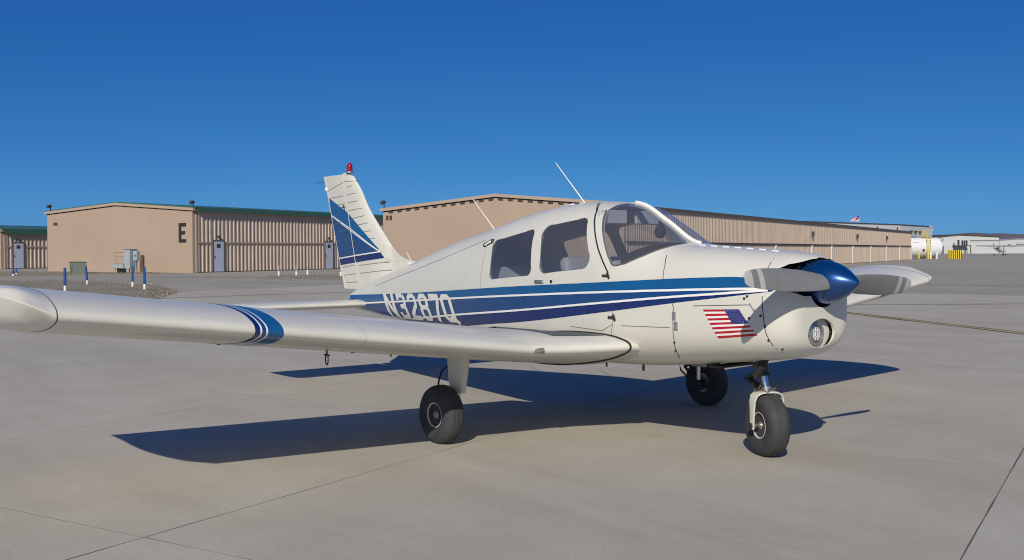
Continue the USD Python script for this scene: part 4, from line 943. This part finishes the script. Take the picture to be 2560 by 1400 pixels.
capm = skin([fin_ring(z, lambda z: -3.893-(z-2.303)*2.2, lambda z: hg_f(z)+.003) for z in np.linspace(2.304, 2.335, 5)])
obj('fin_cap', capm, WHITE, plane, smooth=40)
def fin_decal(poly, off, mt, parent, name, s):
    obj(name, drape(poly, lambda a, b: np.c_[a, s*(fin_half(a, b)+off), b], .05, (0, s, 0)), mt, parent, smooth=True)
FD = [('teal_stripe', [(-4.395, 2.066), (-3.917, 1.884), (-3.242, 1.479), (-3.22, 1.448), (-4.33, 1.858)], .0015, TEAL),
      ('navy_field', [(-4.328, 1.845), (-3.231, 1.44), (-4.16, 1.367)], .0015, BLUE),
      ('navy_stripe', [(-4.155, 1.359), (-3.203, 1.436), (-3.135, 1.372), (-4.13, 1.285)], .0015, NAVY)]
FL = [('white_line', [(-4.325, 1.856), (-3.848, 1.697), (-3.22, 1.446)], .014), ('white_line', [(-4.16, 1.362), (-3.205, 1.440)], .013)]
FS = [[(-3.938, 2.169), (-3.832, 2.178)], [(-3.927, 2.084), (-3.74, 2.094)], [(-3.916, 1.991), (-3.694, 2.005)], [(-3.898, 1.901), (-3.604, 1.922)], [(-3.8, 1.812), (-3.537, 1.838)], [(-3.697, 1.734), (-3.47, 1.756)],
      [(-3.572, 1.655), (-3.393, 1.67)], [(-3.438, 1.579), (-3.31, 1.583)], [(-3.66, 1.287), (-3.072, 1.33)], [(-3.635, 1.2), (-3.03, 1.246)],
      [(-4.36, 2.061), (-4.01, 2.075)], [(-4.32, 1.973), (-3.97, 1.984)], [(-4.09, 1.258), (-3.76, 1.291)], [(-4.06, 1.168), (-3.73, 1.194)], [(-4.02, 1.086), (-3.70, 1.103)], [(-3.97, 2.236), (-3.69, 2.231)], [(-4.42, 2.145), (-3.97, 2.236)]]
FSB = [[(-4.27, 1.76), (-3.93, 1.79)], [(-4.24, 1.66), (-3.89, 1.69)], [(-4.20, 1.56), (-3.86, 1.59)], [(-4.17, 1.46), (-3.82, 1.49)], [(-4.30, 1.93), (-3.96, 1.95)]]
tez = np.linspace(1.0, 2.33, 20)
RUDP = Polygon([(hg_f(z)-.008, z) for z in tez]+[(te_f(z)+.004, z) for z in tez[::-1]]); FINPOLY = Polygon([(hg_f(z)+.008, z) for z in np.r_[.95, tez]]+[(-2.4, 2.33), (-2.4, .95)])
for s in (-1, 1):
    for nm, P, off, mt in FD:
        for half, par in ((RUDP, rud), (FINPOLY, fin)):
            q = Polygon(P).intersection(half)
            if q.area > 1e-4: fin_decal(q, off, mt, par, nm, s)
    for nm, L, w_ in FL:
        for half, par in ((RUDP, rud), (FINPOLY, fin)):
            q = LineString(L).buffer(w_/2, cap_style=2).intersection(half)
            if q.area > 1e-5: fin_decal(q, .003, LINEW, par, nm, s)
    for half, par in ((RUDP, rud), (FINPOLY, fin)):
        SP = unary_union([LineString(L).buffer(.0026, cap_style=2) for L in FS]).intersection(half)
        SB = unary_union([LineString(L).buffer(.0030, cap_style=2) for L in FSB]).intersection(half)
        fin_decal(SP, .0015, SEAM, par, 'rib_crease', s)
        if SB.area > 1e-5: fin_decal(SB, .0032, mat('pale_crease_%s%d' % ('r' if par is rud else 'f', s+1), (.03, .12, .30), .5), par, 'rib_crease', s)
obj('fin_hinge_pin', cyl((-3.965, -.06, 1.93), (-3.965, -.06, 1.97), .008), IRON, rud)
bp = obj('beacon_base', cyl((-3.925, 0, 2.328), (-3.925, 0, 2.345), .045, n=24), ALU, plane, smooth=30)
obj('beacon', lathe([(.001, 2.345), (.034, 2.345), (.035, 2.385), (.032, 2.41), (.024, 2.432), (.010, 2.442), (.001, 2.444)], (-3.925, 0, 0), (0, 0, 1), 32), REDL, plane, smooth=35)
obj('tail_light', m3.Manifold.sphere(1, 20).scale((.03, .02, .025)).translate((-4.46, 0, 2.17)), LINEW, plane, smooth=True)
obj('tail_whip', tube([(-4.43, 0, 2.262), (-4.75, 0, 2.255)], .003, 5), IRON, plane)
# ---- antennas on the roof
def whip(p, q, r, nm='antenna'):
    a = obj(nm, tube(np.linspace(p, q, 6), np.linspace(r*1.3, r*.7, 6), 6), LINEW, plane, smooth=True)
    obj('antenna_foot', hull_chain([np.array(p)+[-.05, 0, -.012], np.array(p)+[.04, 0, -.012]], [.020, .016]), LINEW, a, smooth=30)
whip((-.02, 0, 1.848), (-.396, 0, 2.213), .0050); whip((-1.25, 0, 1.64), (-1.596, 0, 1.941), .0048); whip((-2.66, -.0, 1.325), (-2.757, 0, 1.432), .0045)
for x in (-.20, -.98): obj('roof_bump', hull_chain([(x-.06, -.02, zc(x-.06)-.004), (x+.05, -.02, zc(x+.05)-.002)], [.016, .020]), LINEW, plane, smooth=30)
# ---- cabin: seats, panel, glareshield, compass
for y in (-.25, .25):
    sb_ = hull_chain([(.18, y-.15, 1.36), (.18, y+.15, 1.36), (.34, y+.17, 1.0), (.36, y+.17, .86), (.36, y-.17, .86), (.34, y-.17, 1.0), (.18, y-.15, 1.36)], [.05]*7)
    pts = np.array([(.17, y-.13, 1.345), (.17, y+.13, 1.345), (.30, y-.17, 1.05), (.30, y+.17, 1.05), (.38, y-.17, .84), (.38, y+.17, .84)])
    hb = m3.Manifold.batch_hull([m3.Manifold.sphere(.055, 20).translate(tuple(map(float, q))) for q in pts])
    st = obj('seat_back', hb, SEATM, plane, smooth=40)
    obj('seat_cushion', bx(.36, .86, y-.21, y+.21, .72, .86, .04), SEATM, st)
obj('rear_bench', bx(-.85, -.35, -.42, .42, .72, .92, .05), SEATM, plane); obj('rear_bench_back', m3.Manifold.batch_hull([m3.Manifold.sphere(.05, 16).translate(q) for q in ((-.98, -.36, 1.26), (-.98, .36, 1.26), (-.82, -.38, .9), (-.82, .38, .9))]), SEATM, plane, smooth=40)
gs = m3.Manifold.sphere(1, 64).scale((.36, .52, .165)).translate((1.03, 0, 1.345))-man(bx(.5, 1.6, -1, 1, 1.0, 1.345))
gs = gs ^ fus_solid(.7, 1.30, .034, 40, 64)
obj('glareshield', gs, DARK, plane, smooth=40)
obj('instrument_panel', man(bx(.92, .97, -.46, .46, 1.0, 1.345)) ^ fus_solid(.7, 1.30, .034, 40, 64), DARK, plane)
for y in (-.25, .25):
    yk = obj('control_yoke', tube([(.74, y-.13, 1.26), (.74, y-.13, 1.18), (.74, y-.05, 1.15), (.74, y+.05, 1.15), (.74, y+.13, 1.18), (.74, y+.13, 1.26)], .012, 8), BLACK, plane, smooth=True)
    obj('yoke_shaft', cyl((.74, y, 1.15), (.93, y, 1.16), .012), IRON, yk)
cp = obj('compass', lathe([(.001, -.055), (.026, -.05), (.042, -.025), (.045, 0), (.036, .028), (.016, .05), (.009, .10), (.001, .10)], (.845, -.01, 1.60), (0, 0, 1), 24), BLACK, plane, smooth=40)
for y in (-.20, .20): obj('sun_visor', bx(.50, .53, y-.15, y+.15, 1.66, 1.77, .008), SEATM, plane)
# ---- landing gear
RT, RB = .2225, .150
TP = [(.075, -.052), (.079, -.060), (.092, -.066), (.130, -.078), (.165, -.080), (.192, -.073), (.209, -.058), (.217, -.041), (.2205, -.030), (.2165, -.0265), (.2165, -.0225), (.2215, -.019), (.2225, 0), (.2215, .019), (.2165, .0225), (.2165, .0265), (.2205, .030), (.217, .041), (.209, .058), (.192, .073), (.165, .080), (.130, .078), (.092, .066), (.079, .060), (.075, .052)]
def wheel(c, d, parent, out, disc=True):
    """tyre, rim and hub about centre c, axle direction d; out = outward side"""
    c = np.array(c, float); d = np.array(d, float)*out
    tp = list(TP); 
    ty = lathe(tp, c, d, 64)
    v = ty.vertices; low = v[:, 2] < .004; v[low, 2] = .004*.5; ty = TM(v, ty.faces)        # tread flattened on the ground
    T = obj('tyre', ty, TYRE, parent, smooth=35)
    rim = lathe([(.001, -.045), (.072, -.045), (.074, .045), (.085, .064), (.092, .069), (.096, .066), (.096, .058), (.088, .058), (.080, .050), (.072, .044), (.068, .030), (.058, .024), (.042, .030), (.032, .036), (.001, .036)], c, d, 48)
    R = obj('rim', rim, RIMP, parent, smooth=32)
    obj('hub', lathe([(.001, .030), (.028, .032), (.030, .050), (.024, .058), (.001, .058)], c, d, 24), ALU, parent, smooth=30)
    a = np.cross(d, [0, 0, 1.0]); a /= np.linalg.norm(a); b = np.cross(d, a)
    obj('rim_holes', [cyl(c+d*.018+.054*(math.cos(g)*a+math.sin(g)*b), c+d*.0262+.054*(math.cos(g)*a+math.sin(g)*b), .0125, n=12) for g in np.arange(3)*2*math.pi/3+.5]
        , DARK, parent)
    obj('rim_bolts', [cyl(c+d*.02+.045*(math.cos(g)*a+math.sin(g)*b), c+d*.036+.045*(math.cos(g)*a+math.sin(g)*b), .006, n=8) for g in np.arange(3)*2*math.pi/3+1.5], ALU, parent)
    return T
for s, yw in ((-1, -1.495), (1, 1.535)):
    zb = float(zle(abs(yw), s))-.09
    yl = yw+(-s)*.135        # leg stands inboard of the wheel
    rings = []
    for z, x0, x1, h in ((.70, -.095, .155, .050), (.60, -.090, .150, .048), (.48, -.080, .128, .042), (.375, -.066, .105, .036)):
        g = np.arange(28)*2*math.pi/28
        rings.append([((x0+x1)/2+(x1-x0)/2*math.cos(a), yl+h*math.copysign(abs(math.sin(a))**.8, math.sin(a)), z) for a in g])
    leg = obj('main_gear_leg', skin(np.array(rings)), WHITE, plane, smooth=40, label='starboard main gear leg with cream fairing' if s < 0 else 'port main gear leg behind the nose gear')
    obj('oleo_strut', cyl((.02, yl, .40), (.02, yl, .17), .021), CHROME, leg, smooth=30)
    obj('axle', cyl((.02, yl, .21), (0, yw, .215), .018), IRON, leg)
    obj('axle_block', bx(-.03, .06, yl-.03, yl+.03, .155, .25, .008), IRON, leg)
    obj('brake_disc', cyl((0, yw-s*.060, .2185), (0, yw-s*.068, .2185), .088, n=32), ALU, leg)
    obj('brake_caliper', [bx(-.115, -.03, yw-s*.055, yw-s*.115, .15, .235, .008), bx(-.10, -.04, yw-s*.10, yw-s*.14, .235, .30, .008)], IRON, leg)
    obj('torque_link', [hull_chain([(-.03, yl, .40), (-.155, yl, .36)], [.014, .012]), hull_chain([(-.155, yl, .36), (-.03, yl, .255)], [.012, .014])], IRON, leg, smooth=30)
    obj('brake_hose', tube([(-.05, yl, .60), (-.19, yl, .52), (-.235, yl-s*.0, .42), (-.20, yl, .32), (-.13, yw-s*.11, .25), (-.09, yw-s*.10, .21)], .008, 6), BLACK, leg, smooth=True)
    obj('strut_cap_bolt', [cyl((x, yl+s*.043, .645), (x, yl+s*.054, .645), .008, n=8) for x in (-.03, .06)], IRON, leg)
    wheel((0, yw, .2185), (0, 1, 0), leg, s)
# nose gear
xn = 1.862; NA = math.radians(23)
nd = np.array([math.sin(NA), math.cos(NA), 0])   # axle direction, wheel turned a little
fwd_n = np.array([math.cos(NA), -math.sin(NA), 0])
ng = obj('nose_gear_housing', cyl((xn-.06, 0, .72), (xn-.035, 0, .575), .046, .040, n=24), IRON, plane, smooth=30, label='nose gear with steel strut and cream fork')
obj('housing_collar', cyl((xn-.036, 0, .585), (xn-.033, 0, .565), .048, n=24), BLACK, ng, smooth=30)
obj('oleo_strut', cyl((xn-.035, 0, .58), (xn-.008, 0, .455), .024, n=24), CHROME, ng, smooth=30)
obj('torque_link', [hull_chain([(xn-.07, y, .60), (xn-.165, y*.6, .535)], [.013, .012]) for y in (-.028, .028)]+[hull_chain([(xn-.165, y*.6, .535), (xn-.045, y, .465)], [.012, .013]) for y in (-.028, .028)]+[cyl((xn-.165, -.035, .535), (xn-.165, .035, .535), .011)], IRON, ng, smooth=30)
obj('strut_foot', [bx(xn-.055, xn+.035, -.045, .045, .448, .470, .006), cyl((xn-.008, 0, .47), (xn-.01, 0, .49), .032), bx(xn-.10, xn-.03, -.03, .03, .44, .475, .006)], ALU, ng)
obj('steering_bits', [hull_chain([(xn-.05, -.05, .465), (xn-.02, -.055, .50)], [.012, .010]), hull_chain([(xn-.06, .045, .46), (xn+.03, .05, .475)], [.012, .010]), hull_chain([(xn-.12, -.02, .62), (xn-.04, -.05, .66)], [.008, .008])], mat('oily_brown_metal', (.10, .075, .045), .55, metal=.4), ng, smooth=30)
def fork_bar(pts, w, th):
    """flat bar of width w (along travel) and thickness th following pts"""
    pts = np.array(pts, float); t = np.gradient(pts, axis=0); t /= np.linalg.norm(t, axis=1, keepdims=True)
    n = np.cross(t, fwd_n); n /= np.linalg.norm(n, axis=1, keepdims=True); R = []
    for p, nn, ww in zip(pts, n, w):
        e = .25
        prof = [(1, -.6), (1, .6), (.8, 1), (-.8, 1), (-1, .6), (-1, -.6), (-.8, -1), (.8, -1)]
        R.append([p+fwd_n*ww/2*a+nn*th/2*b for a, b in prof])
    return skin(np.array(R))
C = np.array([xn, 0, .2185]); pth = []
ax_ = nd
for v, z in ((-.118, .195), (-.118, .26), (-.116, .33), (-.112, .39), (-.098, .428), (-.07, .447), (-.035, .452), (0, .453), (.035, .452), (.07, .447), (.098, .428), (.112, .39), (.116, .33), (.118, .26), (.118, .195)):
    pth.append(np.array([xn, 0, 0])+ax_*v+np.array([0, 0, z])+fwd_n*(-.018*max(0, (z-.3))*4))
fkw = [.045, .052, .060, .075, .095, .105, .105, .105, .105, .105, .095, .075, .060, .052, .045]
fk = obj('fork', fork_bar(pth, fkw, .014), WHITE, ng, smooth=35)
obj('axle', cyl(C-ax_*.13, C+ax_*.13, .014), ALU, ng, smooth=30)
obj('axle_nut', [cyl(C-ax_*.124, C-ax_*.137, .022, n=6), cyl(C+ax_*.124, C+ax_*.137, .022, n=6)], IRON, ng)
wheel(C, nd, ng, -1)
# exhaust and belly fittings
obj('exhaust_pipe', cyl((1.98, -.17, .72), (1.90, -.18, .58), .028, n=20), DARK, plane, smooth=30)
obj('cowl_exit_lip', bx(1.50, 1.62, -.22, .22, .612, .628, .005), IRON, plane)
obj('belly_drain', [cyl((.9, -.25, .58), (.9, -.25, .535), .010), cyl((.55, -.30, .58), (.55, -.30, .54), .008)], IRON, plane)
